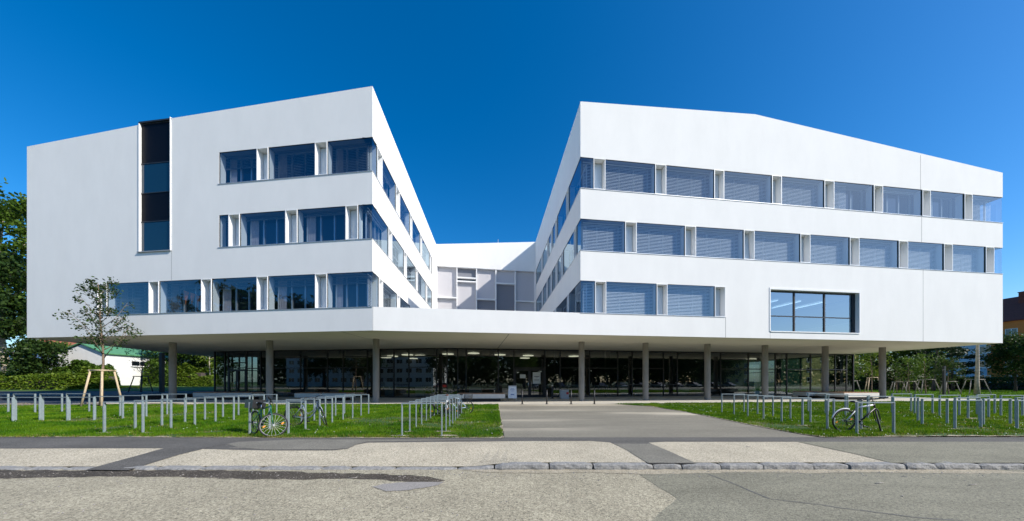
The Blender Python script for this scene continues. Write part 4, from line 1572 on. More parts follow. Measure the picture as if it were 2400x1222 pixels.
# ------------------------------------------------------------------ benches, bollards, board, bin
def bench(p, q, label, depth=1.3, rot=None):
    p, q = Vector(p), Vector(q)
    c = (p + q) / 2
    L = (q - p).length
    b = empty('bench', (c.x, c.y, 0), 0, world=False)
    b.rotation_euler = (0, 0, math.atan2(q.y - p.y, q.x - p.x))
    tag(b, label, 'bench', 'long concrete benches with wooden tops')
    MB().box(-L / 2 + 0.35, L / 2 - 0.35, 0.22, depth - 0.22, 0.0, 0.25).build('plinth', 'black', b)
    MB().box(-L / 2, L / 2, 0, depth, 0.25, 0.60).build('slab', 'bench_concrete', b)
    w = MB()
    n = int(L / 0.075)
    for i in range(n):
        x = -L / 2 + 0.02 + (L - 0.04) * i / n
        w.box(x, x + 0.05, 0.03, depth - 0.03, 0.602, 0.655)
    w.build('seat_slats', 'wood', b)
    return b


bench(AT(1071, 25.0), AT(1184, 25.2), 'pale long bench with wooden top near the entrance, beside the arrow board')
bench(AT(690, 26.6), AT(812, 26.2), 'long bench in the shade behind the silver city bike')
bench(AT(452, 27.6), AT(590, 27.2), 'long bench in deep shade by the glass corner with the side door')
bench(AT(1979, 27.3), AT(2061, 27.6), 'sunlit long bench beside the outermost column', depth=2.2)
bench(AT(1890, 29.6), AT(1950, 30.2), 'shaded long bench behind the last but one column', depth=1.2)

bo = MB()
bo.tube([(0, 0, 0.0), (0, 0, 0.03)], [0.12, 0.10], 20)
bo.tube([(0, 0, 0.03), (0, 0, 0.97)], 0.048, 16)
bo.tube([(0, 0, 0.97), (0, 0, 1.0)], [0.055, 0.04], 16)
B0 = None
for k, px in enumerate((1224, 1281.5, 1338.5, 1393)):
    x, y = G(px, 947.6)
    if B0 is None:
        B0 = bo.build('bollard', 'dark_metal')
        o = B0
    else:
        o = B0.copy()
        COL.objects.link(o)
    o.location = (x, y, 0.0)
    tag(o, ['black bollard nearest the arrow board', 'second black bollard from the arrow board', 'black bollard in front of the grey box and column', 'black bollard furthest from the arrow board'][k], 'bollard', 'bollards closing off the forecourt')

# arrow board
x, y = AT(1201, 26.2)
ab = empty('pavement_sign', (x, y, 0), 0, world=False)
tag(ab, 'white folding sign with a blue arrow standing before the entrance', 'sign')
f_ = MB()
for s in (-1, 1):
    f_.tube([(0.36 * s, -0.30, 0.0), (0.32 * s, 0.0, 1.24)], 0.018, 8)
    f_.tube([(0.36 * s, 0.30, 0.0), (0.32 * s, 0.02, 1.24)], 0.018, 8)
f_.tube([(-0.32, 0.0, 1.24), (0.32, 0.0, 1.24)], 0.018, 8)
f_.build('frame', 'alu', ab)
sl = 0.30 / 1.24


def onb(u, z, d=0.0):
    return (u, -0.30 + sl * z - 0.012 - d, z)


bd = MB()
bd.quad(onb(-0.335, 0.22), onb(0.335, 0.22), onb(0.305, 1.19), onb(-0.305, 1.19))
bd.quad((-0.335, 0.25, 0.22), (-0.305, 0.03, 1.19), (0.305, 0.03, 1.19), (0.335, 0.25, 0.22))
board = bd.build('board', 'white', ab)
ar = MB()
z = 0.52
ar.add([onb(-0.16, z, .004), onb(-0.08, z - 0.06, .004), onb(-0.08, z + 0.06, .004)], [(0, 1, 2)])
ar.add([onb(-0.08, z - 0.03, .004), onb(0.14, z - 0.03, .004), onb(0.14, z + 0.03, .004), onb(-0.08, z + 0.03, .004)], [(0, 1, 2, 3)])
ar.build('arrow', 'blueink', board)
tx = MB()
tr_ = random.Random(2)
for (z, w) in ((1.02, 0.11), (0.95, 0.17), (0.89, 0.19), (0.80, 0.14)):
    u = -w
    while u < w:
        l = tr_.uniform(0.02, 0.05)
        tx.add([onb(u, z - 0.012, .004), onb(u + l, z - 0.012, .004), onb(u + l, z + 0.012, .004), onb(u, z + 0.012, .004)], [(0, 1, 2, 3)])
        u += l + 0.012
tx.build('lettering', 'blueink', board)

# notices on the door
for (pa, pb, ya, yb, lab) in ((1218.5, 1231.5, 878, 887, 'small pale notice taped inside the entrance door'), (1248.5, 1266.5, 873, 899.5, 'tall white notice with printed lines on the entrance door')):
    s0, s1 = G2.s(pa), G2.s(pb)
    yy = G2.P(s0, 0, 0)[1]
    z1, z0 = HT(ya, yy), HT(yb, yy)
    pm = MB()
    pm.fbox(G2, s0, s1, 0.055, 0.058, z0, z1)
    po = pm.build('notice', 'paper')
    tag(po, lab, 'notice')
    if pb - pa > 15:
        t_ = MB()
        for (f, w) in ((0.62, 0.72), (0.58, 0.4), (0.36, 0.66), (0.28, 0.6)):
            z = z0 + (z1 - z0) * f
            u, ue = s0 + (s1 - s0) * (0.5 - w / 2), s0 + (s1 - s0) * (0.5 + w / 2)
            hh = 0.03 if f > 0.6 else 0.014
            while u < ue:
                l = tr_.uniform(0.03, 0.07)
                t_.fbox(G2, u, min(u + l, ue), 0.0585, 0.0595, z - hh, z + hh)
                u += l + 0.015
        t_.build('lettering', 'ink', po)

# grey box with a red plate by the column, thin stand beside it
x, y = AT(1322, 29.2)
gb = empty('storage_box', (x, y, 0), 0, world=False)
tag(gb, 'grey storage box with a red plate beside the glass', 'box')
q = MB()
q.box(-0.38, 0.38, -0.3, 0.3, 0.04, 0.72)
q.box(-0.34, 0.34, -0.26, 0.26, 0.0, 0.04)
q.build('body', 'boxgrey', gb)
MB().hexa([(-0.41, -0.33, 0.72), (0.41, -0.33, 0.72), (0.41, 0.33, 0.72), (-0.41, 0.33, 0.72), (-0.39, -0.31, 0.82), (0.39, -0.31, 0.82), (0.39, 0.31, 0.86), (-0.39, 0.31, 0.86)]).build('lid', 'boxgrey', gb)
MB().box(0.16, 0.37, -0.312, -0.3, 0.42, 0.62).build('plate', 'red', gb)
x, y = AT(1294.5, 29.6)
st = empty('ashtray_stand', (x, y, 0), 0, world=False)
tag(st, 'thin black ashtray stand between the door and the grey box', 'ashtray')
MB().tube([(0, 0, 0), (0, 0, 0.04)], [0.2, 0.18], 20).build('foot', 'black', st)
MB().box(-0.09, 0.09, -0.07, 0.07, 0.04, 1.15).build('body', 'black', st)
MB().box(-0.10, 0.10, -0.08, 0.08, 1.15, 1.2).build('top', 'chrome', st)

# low cupboards standing in the hall
hk = 0
for (px, y, w) in ((660, 34.2, 0.9), (730, 34.5, 1.1), (915, 33.4, 1.0), (985, 33.2, 0.9), (1115, 32.6, 1.3), (1460, 35.0, 0.8), (1500, 35.4, 1.2), (1600, 36.6, 1.2), (1756, 37.6, 0.8)):
    x, yy = AT(px, y)
    c = empty('cupboard', (x, yy, 0.03), 0, world=False)
    tag(c, 'pale cupboard inside the hall behind ground floor glass, %s from the side door' % ORD[hk], 'cupboard', 'cupboards in the glazed hall')
    hk += 1
    h = 0.95 if hk % 3 else 1.5
    MB().box(-w / 2 + .03, w / 2 - .03, -0.2, 0.22, 0, 0.07).build('base', 'black', c)
    MB().box(-w / 2, w / 2, -0.24, 0.24, 0.07, h).build('body', 'hall_panel', c)
    MB().box(-w / 2 - .015, w / 2 + .015, -0.26, 0.255, h, h + 0.03).build('top', 'hall_panel', c)
    for s in (-1, 1):
        d = MB().box(min(0.01 * s, (w / 2 - .02) * s), max(0.01 * s, (w / 2 - .02) * s), -0.258, -0.241, 0.1, h - 0.03).build('door', 'hall_panel', c)


# ------------------------------------------------------------------ trees
def leafcloud(C, size, asp=0.55, upbias=0.3, rg_=None):
    n = len(C)
    nrm = rg_.normal(size=(n, 3))
    nrm[:, 2] += upbias * 2
    nrm /= np.linalg.norm(nrm, axis=1, keepdims=True)
    t = rg_.normal(size=(n, 3))
    u = np.cross(nrm, t)
    u /= np.linalg.norm(u, axis=1, keepdims=True) + 1e-9
    v = np.cross(nrm, u)
    s = size * (0.6 + 0.8 * rg_.random((n, 1)))
    V = np.empty((n, 4, 3))
    V[:, 0] = C - u * s
    V[:, 1] = C + v * s * asp - u * s * 0.1
    V[:, 2] = C + u * s
    V[:, 3] = C - v * s * asp - u * s * 0.1
    return V.reshape(-1, 3)


def tree(name, label, loc, h, base, rx, nl, size, leaf='leaf_a', bark='bark_dark', seed=1, tr=0.18, limbs=14, group=None, up=0.6, clump=0.5, flat=1.0, prof=None, cat='tree', sub=4, top=0.97, lean=0.0, wob_=1.0):
    r = random.Random(seed)
    rg_ = np.random.default_rng(seed)
    t = empty(name, loc, 0, world=False)
    tag(t, label, cat, group)
    mb = MB()
    H = h * top
    npt = 9
    tp = []
    wx = wy = 0.0
    for i in range(npt):
        f = i / (npt - 1)
        wx += r.uniform(-1, 1) * 0.012 * wob_ * h * (i > 1) + lean * h / npt
        wy += r.uniform(-1, 1) * 0.012 * wob_ * h * (i > 1)
        tp.append(Vector((wx, wy, -0.1 + (H + 0.1) * f)))
    tr_l = [tr * (1.25 if i == 0 else 1.0) * (1 - 0.93 * (i / (npt - 1)) ** 0.9) + 0.006 for i in range(npt)]
    mb.tube(tp, tr_l, 9)

    def at(z):
        f = max(0, min(0.999, (z + 0.1) / (H + 0.1))) * (npt - 1)
        i = int(f)
        return tp[i].lerp(tp[i + 1], f - i), tr_l[i] * (1 - f + i) + tr_l[i + 1] * (f - i)
    pf = prof or (lambda u: (math.sin(math.pi * min(1, (u * 0.85 + 0.15))) ** 0.7) if u < 1 else 0.1)
    tips = []
    for k in range(limbs):
        u = (k + r.uniform(0, 0.6)) / limbs
        z = base + (H - base) * u * 0.97
        p, rad = at(z)
        az = k * 2.39996 + r.uniform(-0.4, 0.4)
        l = rx * pf(u) * r.uniform(0.75, 1.15)
        d = Vector((math.cos(az), math.sin(az), 0))
        rise = l * up * r.uniform(0.6, 1.3)
        m1 = p + d * l * 0.45 + Vector((0, 0, rise * 0.38)) + Vector((r.uniform(-1, 1), r.uniform(-1, 1), 0)) * l * 0.08
        e = p + d * l + Vector((0, 0, rise))
        br = max(0.008, rad * 0.55)
        mb.tube([p, m1, e], [br, br * 0.6, 0.006], 6)
        for j in range(5):
            f = 0.35 + 0.65 * j / 4
            tips.append((m1.lerp(e, (f - 0.45) / 0.55) if f > 0.45 else p.lerp(m1, f / 0.45)))
        for j in range(sub):
            f = r.uniform(0.25, 0.9)
            q = m1.lerp(e, (f - 0.45) / 0.55) if f > 0.45 else p.lerp(m1, f / 0.45)
            dd = (d + Vector((r.uniform(-1, 1), r.uniform(-1, 1), r.uniform(-0.1, 0.9))) * 0.9).normalized()
            ll = l * r.uniform(0.25, 0.5)
            e2 = q + dd * ll
            mb.tube([q, q.lerp(e2, 0.5) + Vector((0, 0, 0.04 * l)), e2], [br * 0.45, br * 0.3, 0.004], 5)
            tips += [q.lerp(e2, 0.45), q.lerp(e2, 0.75), e2, e2]
    mb.build('trunk', bark, t)
    if nl:
        T = np.array([tuple(p) for p in tips])
        w = rg_.random(len(T)) ** 1.5 + 0.1
        idx = rg_.choice(len(T), size=nl, p=w / w.sum())
        off = rg_.normal(size=(nl, 3)) * clump
        off[:, 2] *= flat
        C = T[idx] + off
        C = C[C[:, 2] > base * 0.6]
        leafobj('crown', leafcloud(C, size, rg_=rg_), 4, leaf, t)
    return t


def hedge(name, label, x0, x1, y0, y1, h, n, size, leaf, seed=1, z=0.0, rough=0.35, cat='hedge', tapered=False):
    rg_ = np.random.default_rng(seed)
    t = empty(name, ((x0 + x1) / 2, (y0 + y1) / 2, z), 0, world=False)
    tag(t, label, cat)
    wx, wy = (x1 - x0) / 2, (y1 - y0) / 2
    P = rg_.random((n, 3)) * 2 - 1
    # push most points towards the outer shell
    ax_ = rg_.integers(0, 3, n)
    k = rg_.random(n) < 0.75
    for a in range(3):
        s = k & (ax_ == a)
        P[s, a] = np.sign(P[s, a]) * (1 - 0.12 * rg_.random(s.sum()))
    P[:, 2] = np.abs(P[:, 2])
    hh = h * (1 - rough * noise2(np.stack([P[:, 0] * wx + 50, P[:, 1] * wy + 50], 1), 0.45, seed + 3) - 0.25 * rough * noise2(np.stack([P[:, 0] * wx + 50, P[:, 1] * wy + 50], 1), 1.6, seed + 4))
    if tapered:
        hh *= np.sqrt(np.clip(1 - P[:, 0] ** 4, 0.05, 1))
    dep = 1 - 0.35 * rough * noise2(np.stack([P[:, 0] * wx + 50, P[:, 2] * h + 20], 1), 0.8, seed + 5)
    C = np.stack([P[:, 0] * wx, P[:, 1] * wy * dep, P[:, 2] * hh], 1)
    core = MB()
    core.hexa([(-wx * .9, -wy * .6, 0), (wx * .9, -wy * .6, 0), (wx * .9, wy * .6, 0), (-wx * .9, wy * .6, 0), (-wx * .85, -wy * .4, h * .5), (wx * .85, -wy * .4, h * .5), (wx * .85, wy * .4, h * .5), (-wx * .85, wy * .4, h * .5)])
    core.build('branches', 'bark_dark', t)
    leafobj('foliage', leafcloud(C, size, rg_=rg_), 4, leaf, t)
    return t


def stakes(label, loc, h, w, m='stake', sc_=1.0):
    t = empty('tree_stake', loc, 0, world=False)
    tag(t, label, 'tree stake', 'stake frames round young trees')
    tops = []
    for k, a in enumerate((200, 320, 85)):
        d = Vector((math.cos(R(a)), math.sin(R(a)), 0))
        tp_ = d * w * 0.56 + Vector((0, 0, h))
        MB().tube([d * w + Vector((0, 0, -0.1)), tp_], [0.055 * sc_, 0.048 * sc_], 9).build('leg', m, t)
        tops.append(tp_)
    for k in range(3):
        a, b = tops[k], tops[(k + 1) % 3]
        e = (b - a).normalized() * 0.09
        z = Vector((0, 0, 0.06))
        MB().tube([a - e + z, b + e + z], 0.045 * sc_, 8).build('crossbar', m, t)
    return t


# staked young tree in front of the left wing
x, y = G(236, 953.5)
tree('young_tree', 'slender young tree with airy crown before the plain white wall', (x, y, 0), 8.1, 2.9, 1.45, 2300, 0.07, 'leaf_b', 'bark', seed=21, tr=0.08, limbs=26, up=1.45, clump=0.105, sub=5, prof=lambda u: 1.0 - 0.72 * u, top=0.95, lean=0.025)
stakes('pale debarked stake frame round the slender tree in front of the wing', (x + 0.12, y, 0), 2.22, 1.0)
MB().tube([(x - 0.9, y + 0.05, 0.0), (x - 0.4, y - 0.2, 0.06), (x + 0.4, y - 0.15, 0.07), (x + 1.1, y, 0)], [0.05, 0.3, 0.28, 0.05], 10)
# dark little tree in the shade
x, y = AT(331, 37.5)
tree('young_tree', 'thin leafless looking young tree in the shade under the overhang', (x, y, 0.36), 6.0, 1.8, 1.8, 450, 0.07, 'leaf_b', 'bark_dark', seed=5, tr=0.07, limbs=16, up=0.9, clump=0.2, sub=3, prof=lambda u: 1 - .7 * u)
stakes('dark stake frame round the thin tree under the overhang', (x, y, 0.36), 1.75, 1.15, 'bark_dark')

# planting left of the building
TL = 'trees beyond the yard'
x, y = AT(14, 47)
tree('tall_tree', 'tall broad tree rising beside the end of the wing', (x, y, 0.5), 29.0, 7.0, 5.2, 15000, 0.26, 'leaf_a', 'bark_pale', seed=31, tr=0.5, limbs=26, up=0.75, clump=0.62, flat=0.6, sub=6, group=TL, prof=lambda u: 0.55 + 0.45 * math.sin(math.pi * u) if u < 0.85 else 0.5)
x, y = AT(-28, 45)
tree('tall_tree', 'dense tree at the very edge of the view, in front of the tall one', (x, y, 0.5), 19, 7.5, 6.0, 9000, 0.26, 'leaf_b', 'bark_dark', seed=32, tr=0.35, limbs=22, up=0.6, clump=0.7, sub=6, group=TL)
for (px, yy, h, rx, s, lf, lb) in ((78, 45.5, 6.8, 2.2, 33, 'leaf_b', 'small dark tree standing before the orange tiled roof'), (140, 62, 8.2, 3.4, 34, 'leaf_a', 'leafy tree between the orange roof and the green roofed hall'),
                                   (415, 58, 9.5, 4.2, 36, 'leaf_a', 'bushy tree right behind the first column'), (462, 60, 9.0, 4.5, 37, 'leaf_b', 'dark tree between first column and glass corner'),
                                   (500, 62, 9, 4.0, 45, 'leaf_b', 'dark tree seen through the glass corner')):
    x, y = AT(px, yy)
    tree('garden_tree', lb, (x, y, 0.5), h, 1.6, rx, 5200, 0.20, lf, 'bark_dark', seed=s, tr=0.14, limbs=16, up=0.55, clump=0.45, group=TL)
x, y = AT(492, 57)
tree('garden_tree', 'pale trunked thin tree beside the glass corner', (x, y, 0.6), 8.8, 3.2, 2.5, 1500, 0.17, 'leaf_c', 'bark_pale', seed=38, tr=0.13, limbs=10, up=0.7, clump=0.3, group=TL)
hedge('hedge', 'long trimmed leafy hedge along the yard', -84, -58.5, 42.2, 45.4, 2.5, 15000, 0.16, 'leaf_c', 3, 0.4, 0.4)
hedge('hedge', 'darker taller hedge behind the long trimmed hedge', -90, -64, 46, 49, 3.1, 8000, 0.2, 'leaf_a', 4, 0.45, 0.4)
x, y = AT(210, 47.9)
hedge('shrub', 'big rounded dark shrub in front of the white hall', x - 4.6, x + 2.7, y - 1.6, y + 1.6, 5.1, 13000, 0.18, 'leaf_a', 6, 0.4, 0.45, 'shrub', True)
x, y = AT(240, 46.6)
hedge('shrub', 'light green shrub at the hall corner beside the big dark shrub', x - 2.3, x + 1.4, y - 1.3, y + 1.3, 3.8, 4500, 0.15, 'leaf_c', 7, 0.4, 0.6, 'shrub', True)
x, y = AT(386, 56.5)
hedge('shrub', 'leafy shrub around the black steel post', x - 2.3, x + 2.7, y - 1.8, y + 1.8, 5.6, 7000, 0.18, 'leaf_a', 8, 0.6, 0.5, 'shrub', True)
x, y = AT(437, 57)
hedge('shrub', 'dense dark shrub between the first column and the glass', x - 3.9, x + 3.9, y - 1.8, y + 1.8, 5.0, 9000, 0.19, 'leaf_c', 9, 0.6, 0.6, 'shrub', True)
x, y = AT(484, 55)
hedge('shrub', 'bright yellow green shrub at the foot of the pale trunk', x - 2.2, x + 2.0, y - 1.2, y + 1.2, 2.8, 4200, 0.15, 'leaf_c', 10, 0.6, 0.5, 'shrub', True)

# planting right of the building
TR = 'staked young trees on the far lawn'
for k, (px, y, h, rx, nl, sh, lb, lf) in enumerate((
        (2043, 40.0, 5.6, 1.6, 1500, 2.0, 'leafy staked tree between the two outermost columns', 'leaf_c'), (2102, 44.0, 3.9, 1.1, 260, 1.45, 'nearly bare staked tree just past the outermost column', 'leaf_a'),
        (2131, 43.0, 5.0, 1.4, 900, 1.5, 'staked tree between the bare one and the reddish one', 'leaf_a'), (2170, 40.5, 4.9, 1.5, 1300, 1.75, 'broad staked tree with reddish tinge left of the dark lamp post', 'leaf_a'),
        (2223.5, 38.5, 4.3, 1.3, 1300, 1.5, 'low dark staked tree right of the dark lamp post', 'leaf_b'), (1996, 47, 5.0, 1.5, 900, 1.6, 'staked tree half hidden by the glass corner', 'leaf_a'))):
    x, y = AT(px, y)
    tree('young_tree', lb, (x, y, 0), h, sh * 0.95, rx, nl, 0.10, lf, 'bark', seed=60 + k, tr=0.06, limbs=15, up=0.8, clump=0.2, group=TR)
    stakes('grey stakes of the ' + lb, (x, y, 0), sh, 0.95 if k != 3 else 1.25, 'stake_grey' if k not in (0,) else 'stake', 0.9)
x, y = AT(2290, 37.0)
tree('bare_trunk_tree', 'tall bare grey trunk standing in front of the orange house', (x, y, 0), 14, 11.0, 1.1, 1600, 0.17, 'leaf_d', 'bark_pale', seed=70, tr=0.2, wob_=0.15, limbs=16, up=0.3, clump=0.22, flat=0.5)
stakes('wide stake frame at the foot of the tall bare trunk', (x + 0.2, y + 0.4, 0), 1.75, 1.25, 'stake_grey', 0.8)
TB = 'large trees in front of the far houses'  # dark leaf colour carries the shade on several of these trees
for (px, yy, h, rx, s, lf, lb, b_) in ((2068, 60, 9.8, 3.6, 51, 'leaf_b', 'bushy tree behind the outermost column', 1.8), (2105, 58, 10.2, 4.0, 52, 'leaf_b', 'birch like tree behind the nearly bare staked tree', 2.2), (2143, 57, 8.6, 3.2, 53, 'leaf_a', 'rounded tree in front of the sky gap', 2.4),
                                       (2020, 62, 9.5, 3.4, 54, 'leaf_c', 'bright tree in front of the yellow house', 2.0), (2380, 50, 8.6, 3.0, 55, 'leaf_b', 'dense tree hiding the orange house windows', 2.0), (2425, 47, 8.0, 3.2, 56, 'leaf_b', 'dark tree at the outer edge before the orange house', 2.5)):
    x, y = AT(px, yy)
    tree('garden_tree', lb, (x, y, 0), h, b_, rx, 5200, 0.17, lf, 'bark_dark', seed=s, tr=0.16, limbs=18, up=0.55, clump=0.42, group=TB)
for (px, yy, h, s, lb) in ((2188, 52, 11.5, 57, 'dark pine with layered boughs beside the sky gap'), (2233, 54, 11.0, 58, 'thin pine in front of the bluegrey house')):
    x, y = AT(px, yy)
    tree('pine_tree', lb, (x, y, 0), h, 2.6, 3.0, 4200, 0.19, 'leaf_d', 'bark_dark', seed=s, tr=0.2, limbs=15, up=0.12, clump=0.38, flat=0.28, group=TB, prof=lambda u: 1 - 0.7 * u)
# hedges on the far side of the lawn
hedge('hedge', 'long dark clipped hedge below the orange house', 82, 128, 58.0, 60.5, 2.5, 13000, 0.2, 'leaf_b', 12, 0, 0.12)
hedge('shrub', 'dark shrub mass behind the staked trees', 60, 83, 59, 62, 3.4, 9000, 0.2, 'leaf_b', 13, 0, 0.5, 'shrub')

# lamp post
x, y = G(2212.5, 926.5)
lp = empty('lamp_post', (x, y, 0), 0, world=False)
tag(lp, 'dark square lamp post on the far lawn', 'lamp post')
MB().box(-0.095, 0.095, -0.095, 0.095, 0.0, 2.9).build('post', 'dark_metal', lp)
MB().box(-0.10, 0.10, -0.10, 0.10, 2.93, 3.35).build('head', 'dark_metal', lp)
MB().box(-0.08, 0.08, -0.08, 0.08, 2.9, 2.93).build('light_strip', 'paper', lp)
MB().box(-0.16, 0.16, -0.16, 0.16, 0.0, 0.03).build('base_plate', 'dark_metal', lp)


# ------------------------------------------------------------------ houses in the background
def house(name, label, A, B, depth, eave, ridge, wall, roof, wins, z=0.0, cat='house', over=0.35, wallsplit=None, chimneys=()):
    """A->B: the wall seen (outside on its outer side), wins: (s0,s1,z0,z1) on it"""
    fa = Fac(A, B)
    c = fa.P(fa.L / 2, -depth / 2, z)
    h = empty(name, c, 0)
    tag(h, label, cat)
    pts = [fa.xy(0), fa.xy(fa.L), fa.xy(fa.L, -depth), fa.xy(0, -depth)]
    w = MB().prism(pts, z, z + eave)
    mid0, mid1 = fa.P(0, -depth / 2, z + ridge - 0.12), fa.P(fa.L, -depth / 2, z + ridge - 0.12)
    if ridge > eave:
        w.add([(*pts[0], z + eave), (*pts[3], z + eave), mid0], [(0, 2, 1)])
        w.add([(*pts[1], z + eave), (*pts[2], z + eave), mid1], [(0, 1, 2)])
    w.build('wall', wall, h)
    if wallsplit:
        (s0, s1, m) = wallsplit
        MB().fbox(fa, s0, s1, -0.1, 0.02, z, z + eave - 0.02).build('wall', m, h)
    r = MB()
    if ridge > eave:
        k = (ridge - eave) / (depth / 2)
        t = 0.16
        for sgn in (0, 1):
            oo = over if sgn == 0 else -depth - over
            e0, e1 = fa.P(-over, oo, z + eave - k * over + 0.02), fa.P(fa.L + over, oo, z + eave - k * over + 0.02)
            r0, r1 = fa.P(-over, -depth / 2, z + ridge + 0.02), fa.P(fa.L + over, -depth / 2, z + ridge + 0.02)
            up_ = lambda p: (p[0], p[1], p[2] + t)
            r.hexa([e0, e1, r1, r0, up_(e0), up_(e1), up_(r1), up_(r0)])
    else:
        r.prism([fa.xy(-over, over), fa.xy(fa.L + over, over), fa.xy(fa.L + over, -depth - over), fa.xy(-over, -depth - over)], z + eave + 0.01, z + eave + 0.3)
    ro = r.build('roof', roof, h)
    for (s, o, hh) in chimneys:
        MB().fbox(fa, s - 0.5, s + 0.5, o - 0.35, o + 0.35, z + eave + 0.5, z + hh).fbox(fa, s - 0.58, s + 0.58, o - 0.43, o + 0.43, z + hh + 0.003, z + hh + 0.15).build('chimney', 'tile', ro)
    for (s0, s1, z0, z1) in wins:
        f = MB()
        e = 0.07
        o0, o1 = 0.0, 0.06
        f.fbox(fa, s0, s0 + e, o0, o1, z + z0, z + z1)
        f.fbox(fa, s1 - e, s1, o0, o1, z + z0, z + z1)
        f.fbox(fa, s0 + e, s1 - e, o0, o1, z + z0, z + z0 + e)
        f.fbox(fa, s0 + e, s1 - e, o0, o1, z + z1 - e, z + z1)
        f.fbox(fa, (s0 + s1) / 2 - 0.04, (s0 + s1) / 2 + 0.04, o0, o1 - 0.004, z + z0 + e, z + z1 - e)
        f.fbox(fa, s0 - 0.08, s1 + 0.08, o0, 0.14, z + z0 - 0.09, z + z0 - 0.003)
        wf = f.build('window', 'white_metal', h)
        MB().quad(fa.P(s0 + e, 0.03, z + z0 + e), fa.P(s1 - e, 0.03, z + z0 + e), fa.P(s1 - e, 0.03, z + z1 - e), fa.P(s0 + e, 0.03, z + z1 - e)).build('pane', 'carglass', wf)
    return h


def winrow(n, L, z0s, w=1.3, h=1.4, skip=()):
    out = []
    for zi, z0 in enumerate(z0s):
        for i in range(n):
            if (zi, i) in skip:
                continue
            c = L * (i + 0.5) / n
            out.append((c - w / 2, c + w / 2, z0, z0 + h))
    return out


A_, B_ = (96.6, 74.0), (98.4, 44.0)
hl = (Vector(B_) - Vector(A_)).length
house('apartment_house', 'orange and bluegrey apartment house with dark red tiled roof behind the hedge', A_, B_, 11, 13.6, 18.6, 'orange_wall', 'tile', winrow(9, hl, (1.4, 4.4, 7.4, 10.4), 1.5, 1.45), wallsplit=(0.0, 8.6, 'blue_wall'), cat='apartment house', chimneys=((11, -4, 19.2), (17, -3.2, 19.6)))
# the split wall stands a little proud: give its windows their own plane through the wall list above
house('apartment_house', 'yellow apartment house glimpsed behind the trees', (88, 97), (104, 96), 10, 12, 16, 'yellow_wall', 'tile', winrow(4, 16, (1.4, 4.4, 7.4), 1.4, 1.4), cat='apartment house')
# left background
cH = -60.6
pa, pb = (-0.06 * 50 + cH, 50.0), (-0.06 * 66 + cH, 66.0)
fa = Fac(pa, pb)
hall_h = house('sports_hall', 'white hall with a green sheet roof behind the shrubs', pa, pb, 6.8, 5.4, 6.9, 'white_wall', 'green_roof', [(3.6, 6.2, 3.6, 4.5), (6.4, 9.0, 3.6, 4.5), (9.6, 12.0, 3.6, 4.5)], z=0.55, cat='hall', over=0.3)
house('farm_house', 'house with an orange tiled roof behind the small dark tree', (-104, 66), (-91, 64), 9, 6.0, 10.2, 'white_wall', 'tile_o', winrow(4, 13, (1.2, 3.8)), z=0.6)
house('office_block', 'pale office block seen through the tall tree', (-124, 82), (-96, 78), 12, 13.5, 13.5, 'white_wall', 'roof', winrow(8, 28, (2, 5.2, 8.4, 11), 2.2, 1.5), z=0.6, cat='office block')
house('shed', 'long low white shed with a shiny roof behind the hedge', (-100, 56), (-69.5, 53.5), 5, 4.9, 5.8, 'white_wall', 'alu', winrow(9, 30, (1.9,), 2.4, 0.9), z=0.55, cat='shed')
x, y = AT(304, 46)
bt = MB()
bt.tube([(x - 1.7, y, 0.85), (x + 1.6, y + 0.2, 0.85)], 0.17, 10)
for k in (-1.2, 1.1):
    bt.tube([(x + k, y + 0.1, 0.4), (x + k, y + 0.1, 0.8)], 0.05, 6)
tag(bt.build('barrier', 'yellow'), 'low yellow tube barrier at the foot of the white hall', 'barrier')

# ------------------------------------------------------------------ across the street (mirrored in the glass)
TS = 'street trees mirrored in the ground floor glass'
tree('street_tree', 'street tree casting leaf shadows onto the road edge', (13.9, -4.1, -0.2), 9.5, 4.2, 2.5, 2600, 0.20, 'leaf_a', 'bark_dark', seed=81, tr=0.2, limbs=16, up=0.5, clump=0.4)
proto = tree('street_tree', 'large tree across the street', (0, -30, -0.24), 13.5, 2.5, 5.0, 5200, 0.34, 'leaf_b', 'bark_dark', seed=82, tr=0.3, limbs=18, up=0.55, clump=0.7, group=TS)
k = 0
for (x, y, s) in ((-73, -20, 1.6), (-61, -22, 1.45), (-36, -26, 0.8), (-20, -38, 0.62), (-12, -40, 0.66), (-4, -41, 0.6), (6, -40, 0.62), (14, -41, 0.75), (24, -34, 0.9), (31, -32, 1.0), (39, -30, 1.05), (47, -31, 1.1), (55, -29, 1.1), (63, -30, 1.15), (71, -28, 1.1), (79, -29, 1.15), (88, -27, 1.0), (97, -26, 1.05), (40, -38, 1.2), (60, -40, 1.25), (80, -38, 1.25)):
    o = proto if k == 0 else copy_tree(proto)
    o.location = (x, y, -0.24)
    o.rotation_euler = (0, 0, rnd.uniform(0, 6.28))
    o.scale = (s, s, s * rnd.uniform(0.92, 1.08))
    o['label'] = 'dark tree across the street, %s from the white block' % NTH[k]
    k += 1
house('office_block', 'white office block across the street', (-45, -36), (-100, -30), 14, 12.5, 12.5, 'white_wall', 'roof', winrow(16, 55, (1.5, 4.6, 7.7), 2.2, 1.5), z=-0.2, cat='office block')
house('apartment_house', 'yellow house across the street', (130, -30), (104, -36), 11, 11, 14, 'yellow_wall', 'tile', winrow(7, 26, (1.4, 4.4, 7.4)), z=-0.2, cat='apartment house')


